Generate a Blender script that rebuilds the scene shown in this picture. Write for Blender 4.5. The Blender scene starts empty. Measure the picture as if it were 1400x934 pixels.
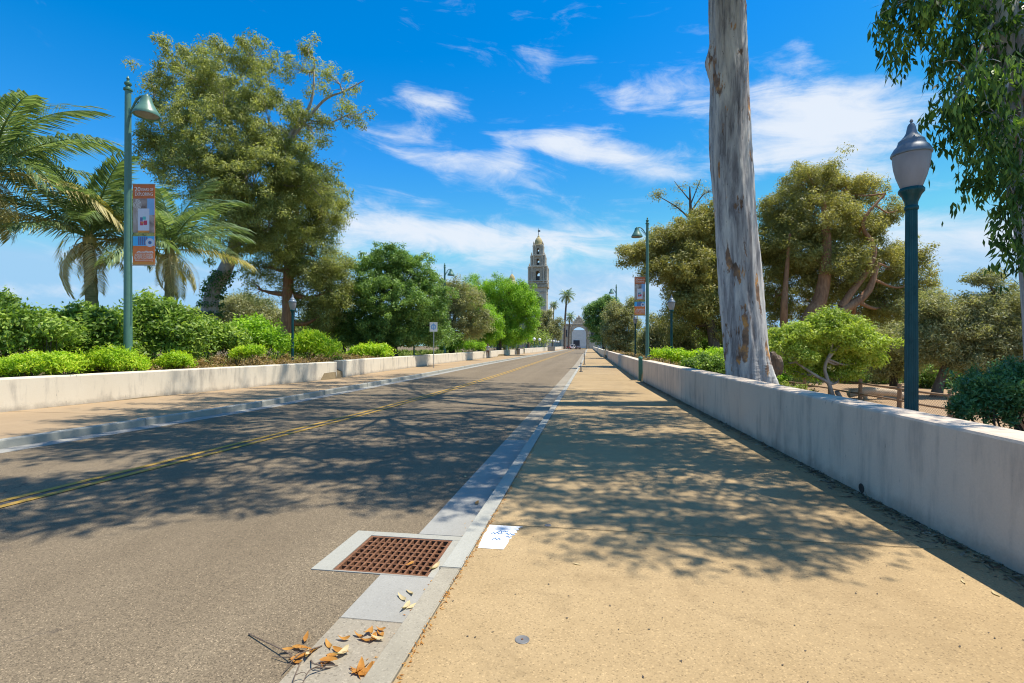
import bpy, bmesh, math, random
import numpy as np
from mathutils import Vector, Matrix

# ------------------------------------------------------------------ camera, sky, sun, exposure
scn = bpy.context.scene
COL = scn.collection
TH = math.radians(8.78)          # the camera looks a little left of the road's direction
F = 680.0                        # focal length in pixels of a 1400 px wide picture
EYE = 1.6
cam_d = bpy.data.cameras.new("camera")
cam = bpy.data.objects.new("camera", cam_d)
COL.objects.link(cam)
scn.camera = cam
cam.location = (0, 0, EYE)
cam.rotation_euler = (math.radians(90), 0, TH)
cam_d.sensor_width = 36.0
cam_d.lens = 36.0 * F / 1400.0
cam_d.shift_y = 5.0 / 1400.0
cam_d.clip_start = 0.05
cam_d.clip_end = 6000.0

SUN = Vector((0.37, 0.07, 0.93)).normalized()
sun_d = bpy.data.lights.new("sun", 'SUN')
sun_d.energy = 4.6
sun_d.angle = math.radians(0.5)
sun_d.color = (1.0, 0.93, 0.80)
sun = bpy.data.objects.new("sun", sun_d)
COL.objects.link(sun)
sun.rotation_euler = SUN.to_track_quat('Z', 'Y').to_euler()
sun.location = (20, 0, 40)

scn.view_settings.view_transform = 'Standard'
scn.view_settings.look = 'None'
scn.view_settings.gamma = 1.0
scn.view_settings.exposure = 0.58
scn.cycles.use_denoising = True
scn.cycles.denoiser = 'OPENIMAGEDENOISE'
scn.cycles.denoising_input_passes = 'RGB_ALBEDO_NORMAL'
scn.cycles.denoising_prefilter = 'ACCURATE'
scn.cycles.filter_width = 1.1
scn.cycles.max_bounces = 5
scn.cycles.diffuse_bounces = 3
scn.cycles.transmission_bounces = 3
scn.cycles.transparent_max_bounces = 6
scn.cycles.use_adaptive_sampling = True
scn.cycles.adaptive_threshold = 0.005


class NT:
    """small helper for node trees"""
    def __init__(self, tree):
        self.t = tree
        self.n = tree.nodes
        self.l = tree.links

    def add(self, kind, **kw):
        nd = self.n.new(kind)
        for k, v in kw.items():
            setattr(nd, k, v)
        return nd

    def put(self, sock, v):
        if hasattr(v, 'is_output'):
            self.l.new(v, sock)
        elif v is not None:
            if isinstance(v, (tuple, list)) and len(v) == 3 and sock.type == 'RGBA':
                v = (*v, 1)
            sock.default_value = v

    def math(self, op, a, b=None, c=None, clamp=False):
        nd = self.add('ShaderNodeMath', operation=op, use_clamp=clamp)
        self.put(nd.inputs[0], a)
        if b is not None:
            self.put(nd.inputs[1], b)
        if c is not None:
            self.put(nd.inputs[2], c)
        return nd.outputs[0]

    def vmath(self, op, a, b=None):
        nd = self.add('ShaderNodeVectorMath', operation=op)
        self.put(nd.inputs[0], a)
        if b is not None:
            self.put(nd.inputs[1], b)
        return nd.outputs[0]

    def noise(self, vec, scale, detail=4, rough=0.55, dist=0.0, color=False):
        nd = self.add('ShaderNodeTexNoise')
        self.put(nd.inputs['Vector'], vec)
        self.put(nd.inputs['Scale'], scale)
        self.put(nd.inputs['Detail'], detail)
        self.put(nd.inputs['Roughness'], rough)
        self.put(nd.inputs['Distortion'], dist)
        return nd.outputs['Color' if color else 'Fac']

    def voro(self, vec, scale, feature='F1', out='Distance'):
        nd = self.add('ShaderNodeTexVoronoi', feature=feature)
        self.put(nd.inputs['Vector'], vec)
        self.put(nd.inputs['Scale'], scale)
        return nd.outputs[out]

    def ramp(self, fac, stops, interp='LINEAR'):
        nd = self.add('ShaderNodeValToRGB')
        r = nd.color_ramp
        r.interpolation = interp
        while len(r.elements) < len(stops):
            r.elements.new(0.5)
        for e, (p, c) in zip(r.elements, stops):
            e.position = p
            e.color = (*c, 1) if not isinstance(c, (int, float)) else (c, c, c, 1)
        self.put(nd.inputs[0], fac)
        return nd.outputs[0]

    def mix(self, fac, a, b, blend='MIX'):
        nd = self.add('ShaderNodeMix', data_type='RGBA', blend_type=blend)
        self.put(nd.inputs[0], fac)
        self.put(nd.inputs[6], a)
        self.put(nd.inputs[7], b)
        return nd.outputs[2]

    def sstep(self, v, lo, hi):
        nd = self.add('ShaderNodeMapRange', interpolation_type='SMOOTHSTEP')
        self.put(nd.inputs[0], v)
        self.put(nd.inputs[1], lo)
        self.put(nd.inputs[2], hi)
        return nd.outputs[0]

    def sep(self, v):
        nd = self.add('ShaderNodeSeparateXYZ')
        self.put(nd.inputs[0], v)
        return nd.outputs

    def comb(self, x, y, z):
        nd = self.add('ShaderNodeCombineXYZ')
        for i, v in enumerate((x, y, z)):
            self.put(nd.inputs[i], v)
        return nd.outputs[0]

    def scale(self, v, s):
        return self.vmath('MULTIPLY', v, s)

    def bump(self, h, strength=0.3, dist=0.01):
        nd = self.add('ShaderNodeBump')
        self.put(nd.inputs['Height'], h)
        self.put(nd.inputs['Strength'], strength)
        self.put(nd.inputs['Distance'], dist)
        return nd.outputs[0]


def px_dir(px, py):
    """azimuth (from +Y towards +X) and elevation tangent of a picture point"""
    phi = math.atan((px - 700) / F)
    return phi - TH, (472 - py) / F * math.cos(phi)


world = bpy.data.worlds.new("World")
scn.world = world
world.use_nodes = True
w = NT(world.node_tree)
w.n.clear()
sky = w.add('ShaderNodeTexSky', sky_type='NISHITA', sun_disc=False)
sky.sun_elevation = math.asin(SUN.z)
sky.sun_rotation = math.atan2(SUN.x, SUN.y)
sky.altitude = 80
sky.air_density = 1.0
sky.dust_density = 0.35
sky.ozone_density = 2.2
hs = w.add('ShaderNodeHueSaturation')
w.put(hs.inputs['Color'], sky.outputs[0])
hs.inputs['Hue'].default_value = 0.5
hs.inputs['Saturation'].default_value = 1.5
hs.inputs['Value'].default_value = 1.21
sky_col = w.mix(1.0, hs.outputs[0], (2.1, 3.7, 5.3, 1), 'DARKEN')   # each channel is capped, so the bright horizon stays blue
gen = w.add('ShaderNodeTexCoord').outputs['Generated']
dx, dy, dz = w.sep(gen)
az = w.math('ARCTAN2', dx, dy)
el = w.math('DIVIDE', dz, w.math('SQRT', w.math('ADD', w.math('ADD', w.math('MULTIPLY', dx, dx), w.math('MULTIPLY', dy, dy)), 1e-4)))
el = w.math('MINIMUM', el, 4.0)
flat = w.comb(az, el, 0.0)
warp = w.noise(w.scale(flat, (3.0, 6.0, 1)), 1.0, 3, 0.5, color=True)
warpv = w.scale(w.vmath('SUBTRACT', warp, (0.5, 0.5, 0.5)), (0.16, 0.07, 0))
fl2 = w.vmath('ADD', flat, warpv)
ux, uy, _ = w.sep(fl2)
# cirrus: streaks running down to the right
rot = math.radians(-9)
sx_ = w.math('ADD', w.math('MULTIPLY', ux, math.cos(rot)), w.math('MULTIPLY', uy, math.sin(rot)))
sy_ = w.math('SUBTRACT', w.math('MULTIPLY', uy, math.cos(rot)), w.math('MULTIPLY', ux, math.sin(rot)))
streak = w.noise(w.comb(w.math('MULTIPLY', sx_, 4.5), w.math('MULTIPLY', sy_, 17.0), 3.1), 1.0, 9, 0.66, 0.8)
puff = w.noise(w.comb(w.math('MULTIPLY', ux, 9.0), w.math('MULTIPLY', uy, 13.0), 7.7), 1.0, 7, 0.62, 0.5)
tex = w.math('ADD', w.math('MULTIPLY', streak, 0.62), w.math('MULTIPLY', puff, 0.38))
clouds = [  # picture centre, half widths in pixels, tilt in degrees (down to the right), amount
    (895, 125, 85, 34, -4, 0.70), (1080, 150, 110, 60, 10, 0.85), (1190, 150, 90, 42, 14, 0.7), (1050, 215, 110, 26, 6, 0.5),
    (820, 212, 115, 24, 14, 0.80), (775, 195, 60, 16, -8, 0.45), (910, 240, 70, 14, 8, 0.3),
    (625, 222, 66, 15, 10, 0.68), (690, 205, 24, 22, 50, 0.5), (735, 250, 75, 16, 16, 0.55), (578, 126, 62, 20, 2, 0.55),
    (560, 178, 60, 24, -6, 0.50), (540, 262, 120, 22, -3, 0.42), (690, 330, 290, 32, 2, 0.95), (560, 318, 140, 20, 0, 0.5),
    (760, 400, 300, 60, 0, 0.55), (1200, 240, 130, 34, 12, 0.5), (1330, 330, 190, 46, 0, 0.85), (1110, 60, 26, 14, 30, 0.4),
    (90, 385, 260, 16, -2, 0.42), (150, 355, 200, 8, 1, 0.34), (690, 268, 90, 12, 18, 0.35),
]
field = None
for (cx, cy, rx, ry, tilt, amt) in clouds:
    a0, e0 = px_dir(cx, cy)
    sc = math.cos(math.atan((cx - 700) / F))
    mp = w.add('ShaderNodeMapping', vector_type='TEXTURE')
    w.put(mp.inputs['Vector'], fl2)
    mp.inputs['Location'].default_value = (a0, e0, 0)
    mp.inputs['Rotation'].default_value = (0, 0, -math.radians(tilt))
    mp.inputs['Scale'].default_value = (rx / F * sc, ry / F * sc, 1)
    dt = w.add('ShaderNodeVectorMath', operation='DOT_PRODUCT')
    w.put(dt.inputs[0], mp.outputs[0])
    w.put(dt.inputs[1], mp.outputs[0])
    g = w.math('POWER', 0.3679, dt.outputs['Value'])
    field = w.math('MULTIPLY_ADD', g, amt, field if field is not None else 0.0)
# cirrus added mostly out of view, to whiten the light in the shade
added_cirrus = w.noise(w.comb(w.math('MULTIPLY', ux, 1.6), w.math('MULTIPLY', uy, 3.0), 1.3), 1.0, 3, 0.5)
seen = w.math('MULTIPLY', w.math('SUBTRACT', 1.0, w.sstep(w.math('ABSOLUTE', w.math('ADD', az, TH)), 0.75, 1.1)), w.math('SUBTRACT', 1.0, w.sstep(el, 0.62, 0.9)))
added_cirrus = w.math('MULTIPLY', w.sstep(added_cirrus, 0.40, 0.66), w.math('SUBTRACT', 0.68, w.math('MULTIPLY', seen, 0.58)))
field = w.math('ADD', field, added_cirrus)
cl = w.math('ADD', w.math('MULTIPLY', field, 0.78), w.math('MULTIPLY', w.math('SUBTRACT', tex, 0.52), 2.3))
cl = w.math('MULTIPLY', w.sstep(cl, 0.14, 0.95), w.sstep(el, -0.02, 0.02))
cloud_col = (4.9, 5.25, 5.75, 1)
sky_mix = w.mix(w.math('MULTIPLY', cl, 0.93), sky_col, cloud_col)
bg = w.add('ShaderNodeBackground')
w.put(bg.inputs['Color'], sky_mix)
bg.inputs['Strength'].default_value = 0.115
world.cycles.sampling_method = 'MANUAL'
world.cycles.sample_map_resolution = 512
wo = w.add('ShaderNodeOutputWorld')
w.l.new(bg.outputs[0], wo.inputs[0])

# ------------------------------------------------------------------ helpers
rnd = random.Random(7)


def at(px, Y):
    return Y * math.tan(math.atan((px - 700) / F) - TH)


def dep(X, Y):
    return -X * math.sin(TH) + Y * math.cos(TH)


def hz(py, X, Y):
    return EYE + (472 - py) / F * dep(X, Y)


def pt(px, py, Y):
    X = at(px, Y)
    return np.array((X, Y, hz(py, X, Y)))


def tag(o, label=None, cat=None, group=None, kind=None):
    if label:
        o['label'] = label
    if cat:
        o['category'] = cat
    if group:
        o['group'] = group
    if kind:
        o['kind'] = kind
    return o


def empty(name, loc, label=None, cat=None, group=None, rz=0.0):
    o = bpy.data.objects.new(name, None)
    o.empty_display_size = 0.2
    COL.objects.link(o)
    o.location = loc
    o.rotation_euler = (0, 0, rz)
    return tag(o, label, cat, group)


def link(name, me, mat=None, parent=None, loc=None):
    o = bpy.data.objects.new(name, me)
    COL.objects.link(o)
    if mat is not None and not me.materials:
        me.materials.append(mat)
    if parent is not None:
        o.parent = parent
    if loc is not None:
        o.location = loc
    return o


def quad_mesh(name, V, Q, smooth=False):
    """V (n,3), Q (m,4) -> mesh, fast"""
    V = np.asarray(V, dtype=np.float32)
    Q = np.asarray(Q, dtype=np.int32)
    me = bpy.data.meshes.new(name)
    me.vertices.add(len(V))
    me.vertices.foreach_set('co', V.ravel())
    k = Q.shape[1]
    me.loops.add(Q.size)
    me.loops.foreach_set('vertex_index', Q.ravel())
    me.polygons.add(len(Q))
    me.polygons.foreach_set('loop_start', np.arange(len(Q), dtype=np.int32) * k)
    if smooth:
        me.polygons.foreach_set('use_smooth', np.ones(len(Q), dtype=bool))
    me.update(calc_edges=True)
    return me


class MB:
    """collects shapes into one mesh"""
    def __init__(self):
        self.v, self.f, self.n = [], [], 0

    def add(self, V, Fs):
        V = [tuple(map(float, p)) for p in V]
        self.v += V
        self.f += [tuple(int(i) + self.n for i in f) for f in Fs]
        self.n += len(V)
        return self

    def box(self, c, s, rz=0.0):
        x, y, z = s[0] / 2, s[1] / 2, s[2] / 2
        V = [(-x, -y, -z), (x, -y, -z), (x, y, -z), (-x, y, -z), (-x, -y, z), (x, -y, z), (x, y, z), (-x, y, z)]
        cr, sr = math.cos(rz), math.sin(rz)
        V = [(c[0] + a * cr - b * sr, c[1] + a * sr + b * cr, c[2] + d) for a, b, d in V]
        return self.add(V, [(0, 3, 2, 1), (4, 5, 6, 7), (0, 1, 5, 4), (1, 2, 6, 5), (2, 3, 7, 6), (3, 0, 4, 7)])

    def tube(self, P, R, sides=6, cap=True):
        V, Q = tube_np(P, R, sides)
        n = len(P)
        Fs = [tuple(q) for q in Q]
        if cap:
            Fs.append(tuple(range(sides))[::-1])
            Fs.append(tuple(range((n - 1) * sides, n * sides)))
        return self.add(V, Fs)

    def lathe(self, prof, sides=24, c=(0, 0, 0), flute=None):
        V, Fs = [], []
        for r, z in prof:
            for k in range(sides):
                a = 2 * math.pi * k / sides
                rr = r * (1 - (flute if (flute and k % 2) else 0))
                V.append((c[0] + rr * math.cos(a), c[1] + rr * math.sin(a), c[2] + z))
        for i in range(len(prof) - 1):
            for k in range(sides):
                k2 = (k + 1) % sides
                Fs.append((i * sides + k, i * sides + k2, (i + 1) * sides + k2, (i + 1) * sides + k))
        if prof[0][0] > 1e-4:
            Fs.append(tuple(range(sides))[::-1])
        if prof[-1][0] > 1e-4:
            Fs.append(tuple(range((len(prof) - 1) * sides, len(prof) * sides)))
        return self.add(V, Fs)

    def mesh(self, name='mesh', smooth=False, bevel=0.0, seg=2):
        me = bpy.data.meshes.new(name)
        me.from_pydata(self.v, [], self.f)
        if bevel > 0:
            bm = bmesh.new()
            bm.from_mesh(me)
            bmesh.ops.bevel(bm, geom=[e for e in bm.edges if e.calc_face_angle(0) > 0.5], offset=bevel, segments=seg, affect='EDGES', profile=0.6)
            bm.to_mesh(me)
            bm.free()
        if smooth:
            me.polygons.foreach_set('use_smooth', [True] * len(me.polygons))
            me.set_sharp_from_angle(angle=math.radians(38))
        me.update()
        return me

    def build(self, name, mat, parent=None, smooth=False, bevel=0.0, seg=2, loc=None):
        return link(name, self.mesh(name, smooth, bevel, seg), mat, parent, loc)


def tube_np(P, R, sides=6):
    P = np.asarray(P, dtype=float)
    R = np.broadcast_to(np.asarray(R, dtype=float), (len(P),))
    T = np.gradient(P, axis=0)
    T /= np.linalg.norm(T, axis=1)[:, None] + 1e-9
    ref = np.array((0.0, 0, 1)) if abs(T[0][2]) < 0.8 else np.array((1.0, 0, 0))
    V = np.zeros((len(P), sides, 3))
    ang = np.arange(sides) * 2 * np.pi / sides
    u = ref - T[0] * ref.dot(T[0])
    for i in range(len(P)):
        u = u - T[i] * u.dot(T[i])
        u /= np.linalg.norm(u) + 1e-9
        v = np.cross(T[i], u)
        V[i] = P[i] + R[i] * (np.cos(ang)[:, None] * u + np.sin(ang)[:, None] * v)
    n = len(P)
    i = np.repeat(np.arange(n - 1), sides)
    k = np.tile(np.arange(sides), n - 1)
    k2 = (k + 1) % sides
    Q = np.stack([i * sides + k, i * sides + k2, (i + 1) * sides + k2, (i + 1) * sides + k], 1)
    return V.reshape(-1, 3), Q


def curve_pts(P, n):
    """smooth polyline through control points (Catmull-Rom), P rows may carry extra columns"""
    P = np.asarray(P, dtype=float)
    if len(P) < 3:
        t = np.linspace(0, 1, n)[:, None]
        return P[0] * (1 - t) + P[-1] * t
    E = np.vstack([2 * P[0] - P[1], P, 2 * P[-1] - P[-2]])
    out = []
    for s in np.linspace(0, len(P) - 1 - 1e-6, n):
        i = int(s)
        t = s - i
        a, b, c, d = E[i], E[i + 1], E[i + 2], E[i + 3]
        out.append(0.5 * (2 * b + (c - a) * t + (2 * a - 5 * b + 4 * c - d) * t * t + (3 * b - a - 3 * c + d) * t ** 3))
    return np.array(out)


# ------------------------------------------------------------------ materials
def material(name):
    m = bpy.data.materials.new(name)
    m.use_nodes = True
    t = NT(m.node_tree)
    t.bsdf = m.node_tree.nodes['Principled BSDF']
    t.mat = m
    t.pos = t.add('ShaderNodeNewGeometry').outputs['Position']
    t.obj = t.add('ShaderNodeTexCoord').outputs['Object']
    return t


def setp(t, col=None, rough=None, normal=None, metal=None, spec=None):
    if col is not None:
        t.put(t.bsdf.inputs['Base Color'], col)
    if rough is not None:
        t.put(t.bsdf.inputs['Roughness'], rough)
    if normal is not None:
        t.put(t.bsdf.inputs['Normal'], normal)
    if metal is not None:
        t.put(t.bsdf.inputs['Metallic'], metal)
    if spec is not None:
        t.put(t.bsdf.inputs['Specular IOR Level'], spec)
    return t.mat


def paint(name, col, rough=0.45, var=0.12, metal=0.0, scale=6.0, spec=0.5):
    t = material(name)
    n = t.noise(t.obj, scale, 6, 0.6)
    n2 = t.noise(t.scale(t.obj, (1, 1, 0.25)), scale * 5, 3, 0.6)
    f = t.math('ADD', t.math('MULTIPLY', n, 0.6), t.math('MULTIPLY', n2, 0.4))
    lo = tuple(c * (1 - var) for c in col)
    hi = tuple(min(1, c * (1 + var) + 0.01) for c in col)
    c = t.ramp(f, [(0.3, lo), (0.7, hi)])
    return setp(t, c, t.math('ADD', rough - 0.08, t.math('MULTIPLY', n2, 0.16)), t.bump(n2, 0.08, 0.002), metal, spec)


def leafmat(name, cols, trans=0.42, clump=0.55, rough=0.5, spec=0.35, gain=2.0):
    """cols: dark, mid, light leaf colours; every leaf gets its own mix"""
    t = material(name)
    cols = [tuple(min(0.75, c * gain) for c in q) for q in cols]
    ri = t.add('ShaderNodeNewGeometry').outputs['Random Per Island']
    n = t.noise(t.pos, clump, 3, 0.6)
    f = t.math('ADD', t.math('MULTIPLY', ri, 0.6), t.math('MULTIPLY', t.sstep(n, 0.3, 0.7), 0.4))
    c = t.ramp(f, [(0.05, cols[0]), (0.5, cols[1]), (0.95, cols[2])])
    setp(t, c, rough, None, None, spec)
    tr = t.add('ShaderNodeBsdfTranslucent')
    t.put(tr.inputs[0], t.mix(1.0, c, (1.15, 1.2, 0.55, 1), 'MULTIPLY'))
    ms = t.add('ShaderNodeMixShader')
    ms.inputs[0].default_value = trans
    t.l.new(t.bsdf.outputs[0], ms.inputs[1])
    t.l.new(tr.outputs[0], ms.inputs[2])
    out = [n_ for n_ in t.n if n_.type == 'OUTPUT_MATERIAL'][0]
    t.l.new(ms.outputs[0], out.inputs[0])
    return t.mat


def barkmat(name, lo, hi, scale=(9, 9, 1.6), strength=0.6):
    t = material(name)
    v = t.scale(t.obj, scale)
    n = t.noise(v, 1.0, 8, 0.65, 0.4)
    n2 = t.noise(t.obj, 0.8, 3, 0.5)
    c = t.ramp(t.math('ADD', t.math('MULTIPLY', n, 0.75), t.math('MULTIPLY', n2, 0.25)), [(0.35, lo), (0.65, hi)])
    return setp(t, c, 0.85, t.bump(n, strength, 0.03))


def asphalt():
    t = material('asphalt')
    p = t.pos
    fine = t.noise(p, 75, 3, 0.7)
    agg = t.voro(p, 150, 'F1', 'Color')
    aggv = t.sep(agg)[0]
    big = t.noise(p, 0.35, 5, 0.6)
    mid = t.noise(p, 3.0, 6, 0.65)
    x, y, z = t.sep(p)
    lanes = t.noise(t.comb(t.math('MULTIPLY', x, 1.1), t.math('MULTIPLY', y, 0.03), 0.0), 1.0, 2, 0.5)
    base = t.ramp(t.math('ADD', t.math('MULTIPLY', big, 0.38), t.math('ADD', t.math('MULTIPLY', mid, 0.2), t.math('MULTIPLY', lanes, 0.42))),
                  [(0.3, (0.150, 0.114, 0.072)), (0.52, (0.200, 0.154, 0.099)), (0.75, (0.245, 0.192, 0.126))])
    st = t.ramp(aggv, [(0.0, 0.35), (0.3, 0.8), (0.8, 1.1), (0.92, 1.15), (1.0, 2.1)])
    c = t.mix(0.85, base, st, 'MULTIPLY')
    c = t.mix(0.35, c, t.ramp(fine, [(0.3, 0.6), (0.7, 1.35)]), 'MULTIPLY')
    # oil spots and hairline cracks
    spot = t.sstep(t.noise(p, 1.7, 3, 0.5), 0.68, 0.8)
    c = t.mix(t.math('MULTIPLY', spot, 0.35), c, (0.07, 0.055, 0.05, 1))
    wv = t.vmath('ADD', p, t.scale(t.noise(p, 1.5, 4, 0.6, color=True), (0.8, 0.8, 0)))
    crack = t.voro(wv, 0.33, 'DISTANCE_TO_EDGE')
    cm = t.math('MULTIPLY', t.math('SUBTRACT', 1.0, t.sstep(crack, 0.002, 0.006)), t.sstep(big, 0.5, 0.62))
    c = t.mix(t.math('MULTIPLY', cm, 0.6), c, (0.05, 0.04, 0.035, 1))
    h = t.math('ADD', aggv, fine)
    return setp(t, c, 0.86, t.bump(h, 0.45, 0.004), None, 0.3)


def concrete(name, lo, hi, speck=0.5, bump=0.25, stain=0.3, coarse=60):
    t = material(name)
    p = t.pos
    rnd_o = t.add('ShaderNodeObjectInfo').outputs['Random']
    p2 = t.vmath('ADD', p, t.comb(0.0, 0.0, t.math('MULTIPLY', rnd_o, 20.0)))
    big = t.noise(p2, 0.7, 5, 0.6)
    mid = t.noise(p2, 5.0, 6, 0.7)
    fine = t.noise(p, coarse, 4, 0.75)
    f = t.math('ADD', t.math('MULTIPLY', big, 0.5), t.math('ADD', t.math('MULTIPLY', mid, 0.3), t.math('MULTIPLY', fine, 0.2)))
    c = t.ramp(f, [(0.3, lo), (0.7, hi)])
    sp = t.ramp(t.sep(t.voro(p, coarse * 2.2, 'F1', 'Color'))[0], [(0.0, 0.55), (0.12, 0.92), (0.9, 1.05), (1.0, 1.35)])
    c = t.mix(speck, c, sp, 'MULTIPLY')
    st = t.math('ADD', t.math('MULTIPLY', t.sstep(t.noise(p2, 1.3, 6, 0.7, 0.5), 0.52, 0.75), 0.8), t.math('MULTIPLY', t.sstep(t.noise(p, 9.0, 4, 0.7), 0.60, 0.72), 0.45))
    c = t.mix(t.math('MULTIPLY', st, stain), c, tuple(a * 0.55 for a in lo) + (1,))
    drop = t.math('SUBTRACT', 1.0, t.sstep(t.voro(p, 2.3), 0.012, 0.03))
    c = t.mix(t.math('MULTIPLY', drop, 0.55), c, (0.06, 0.05, 0.04, 1))
    v = t.mix(t.math('MULTIPLY', rnd_o, 0.16), c, (0.2, 0.17, 0.13, 1))
    return setp(t, v, 0.85, t.bump(t.math('ADD', fine, t.math('MULTIPLY', mid, 1.5)), bump, 0.004), None, 0.3)


def stucco(name, lo, hi):
    t = material(name)
    p = t.pos
    x, y, z = t.sep(p)
    big = t.noise(p, 0.6, 5, 0.6)
    st = t.noise(t.comb(t.math('MULTIPLY', x, 2.0), t.math('MULTIPLY', y, 5.0), t.math('MULTIPLY', z, 0.7)), 1.0, 6, 0.65)
    grain = t.noise(p, 55, 5, 0.7)
    c = t.ramp(t.math('ADD', t.math('MULTIPLY', big, 0.6), t.math('MULTIPLY', grain, 0.4)), [(0.3, lo), (0.7, hi)])
    c = t.mix(t.math('MULTIPLY', t.sstep(t.math('ADD', t.math('MULTIPLY', st, 0.65), t.math('MULTIPLY', t.noise(p, 0.9, 4, 0.6), 0.35)), 0.47, 0.70), 0.6), c, (0.2, 0.18, 0.165, 1))
    # scuffs and small chips
    ch = t.sstep(t.noise(t.scale(p, (1, 14, 4)), 1.0, 5, 0.75), 0.63, 0.72)
    c = t.mix(t.math('MULTIPLY', ch, 0.55), c, (0.13, 0.12, 0.115, 1))
    # splash dirt with an uneven upper edge along the foot
    dirt = t.math('SUBTRACT', 1.0, t.sstep(t.math('ADD', z, t.math('MULTIPLY', t.noise(p, 3.5, 5, 0.7), 0.35)), 0.16, 0.36))
    c = t.mix(t.math('MULTIPLY', dirt, 0.5), c, (0.19, 0.16, 0.13, 1))
    h = t.math('ADD', grain, t.math('MULTIPLY', t.noise(p, 7, 4, 0.6), 1.5))
    return setp(t, c, 0.88, t.bump(h, 0.3, 0.006), None, 0.3)


def soil(name, lo, hi):
    t = material(name)
    n = t.noise(t.pos, 2.5, 8, 0.7)
    n2 = t.noise(t.pos, 0.12, 4, 0.6)
    c = t.ramp(t.math('ADD', t.math('MULTIPLY', n, 0.6), t.math('MULTIPLY', n2, 0.4)), [(0.3, lo), (0.7, hi)])
    return setp(t, c, 0.95, t.bump(n, 0.6, 0.05), None, 0.2)


M = {}
M['asphalt'] = asphalt()
M['walk'] = concrete('sidewalk_concrete', (0.300, 0.206, 0.100), (0.435, 0.312, 0.164), 0.9, 0.4, 0.6, 58)
M['walk_far'] = concrete('far_sidewalk_concrete', (0.320, 0.220, 0.124), (0.416, 0.298, 0.178), 0.4, 0.2, 0.2, 60)
M['kerb'] = concrete('kerb_concrete', (0.304, 0.300, 0.260), (0.416, 0.408, 0.360), 0.35, 0.2, 0.3, 60)
M['kerb_tan'] = concrete('worn_kerb_concrete', (0.296, 0.264, 0.200), (0.400, 0.360, 0.280), 0.6, 0.3, 0.35, 55)
M['gutter'] = concrete('gutter_concrete', (0.264, 0.260, 0.240), (0.376, 0.368, 0.336), 0.35, 0.2, 0.4, 60)
M['gutter_tan'] = concrete('exposed_gutter_concrete', (0.240, 0.208, 0.156), (0.344, 0.300, 0.232), 0.85, 0.45, 0.3, 45)
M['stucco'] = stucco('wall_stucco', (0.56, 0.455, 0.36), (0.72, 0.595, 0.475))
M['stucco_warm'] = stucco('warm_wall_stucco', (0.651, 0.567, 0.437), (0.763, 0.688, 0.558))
M['soil'] = soil('planting_soil', (0.10, 0.078, 0.045), (0.22, 0.165, 0.095))
M['dirt'] = soil('dirt_path', (0.288, 0.192, 0.112), (0.400, 0.280, 0.176))
M['teal'] = paint('dark_teal_paint', (0.003, 0.062, 0.072), 0.30, 0.3, spec=0.28)
M['teal_cap'] = paint('weathered_cap_paint', (0.13, 0.175, 0.23), 0.4, 0.2)
M['green'] = paint('green_pole_paint', (0.085, 0.20, 0.155), 0.42, 0.12)
M['green_dark'] = paint('green_post_paint', (0.05, 0.16, 0.11), 0.45, 0.15)
M['steel'] = paint('galvanised_steel', (0.38, 0.39, 0.40), 0.4, 0.15, 0.6)
M['black'] = paint('black_rubber', (0.02, 0.02, 0.02), 0.6, 0.1)
M['white'] = paint('white_paint', (0.75, 0.75, 0.73), 0.5, 0.06)
M['grey'] = paint('grey_metal', (0.16, 0.155, 0.15), 0.5, 0.15)


def yellow():
    t = material('yellow_road_paint')
    n = t.noise(t.pos, 14, 6, 0.75)
    n2 = t.noise(t.pos, 90, 3, 0.7)
    worn = t.sstep(t.math('ADD', t.math('MULTIPLY', n, 0.7), t.math('MULTIPLY', n2, 0.3)), 0.46, 0.62)
    c = t.mix(t.math('MULTIPLY', worn, 0.6), (0.46, 0.27, 0.035, 1), (0.20, 0.15, 0.09, 1))
    return setp(t, c, 0.75, t.bump(n2, 0.3, 0.002))


M['yellow'] = yellow()


def rust():
    t = material('rusty_iron')
    n = t.noise(t.pos, 28, 6, 0.7)
    c = t.ramp(n, [(0.3, (0.075, 0.032, 0.016)), (0.55, (0.20, 0.085, 0.038)), (0.75, (0.31, 0.155, 0.08))])
    return setp(t, c, 0.8, t.bump(n, 0.5, 0.003), 0.1)


M['rust'] = rust()


def glass_globe():
    t = material('frosted_globe_glass')
    n = t.noise(t.scale(t.obj, (1, 1, 0.4)), 5, 5, 0.6)
    c = t.ramp(n, [(0.35, (0.42, 0.405, 0.42)), (0.65, (0.56, 0.545, 0.555))])
    setp(t, c, 0.45)
    t.bsdf.inputs['Transmission Weight'].default_value = 0.25
    t.bsdf.inputs['Subsurface Weight'].default_value = 0.0
    tr = t.add('ShaderNodeBsdfTranslucent')
    t.put(tr.inputs[0], (0.56, 0.545, 0.56, 1))
    ms = t.add('ShaderNodeMixShader')
    ms.inputs[0].default_value = 0.35
    t.l.new(t.bsdf.outputs[0], ms.inputs[1])
    t.l.new(tr.outputs[0], ms.inputs[2])
    out = [n_ for n_ in t.n if n_.type == 'OUTPUT_MATERIAL'][0]
    t.l.new(ms.outputs[0], out.inputs[0])
    return t.mat


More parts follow.
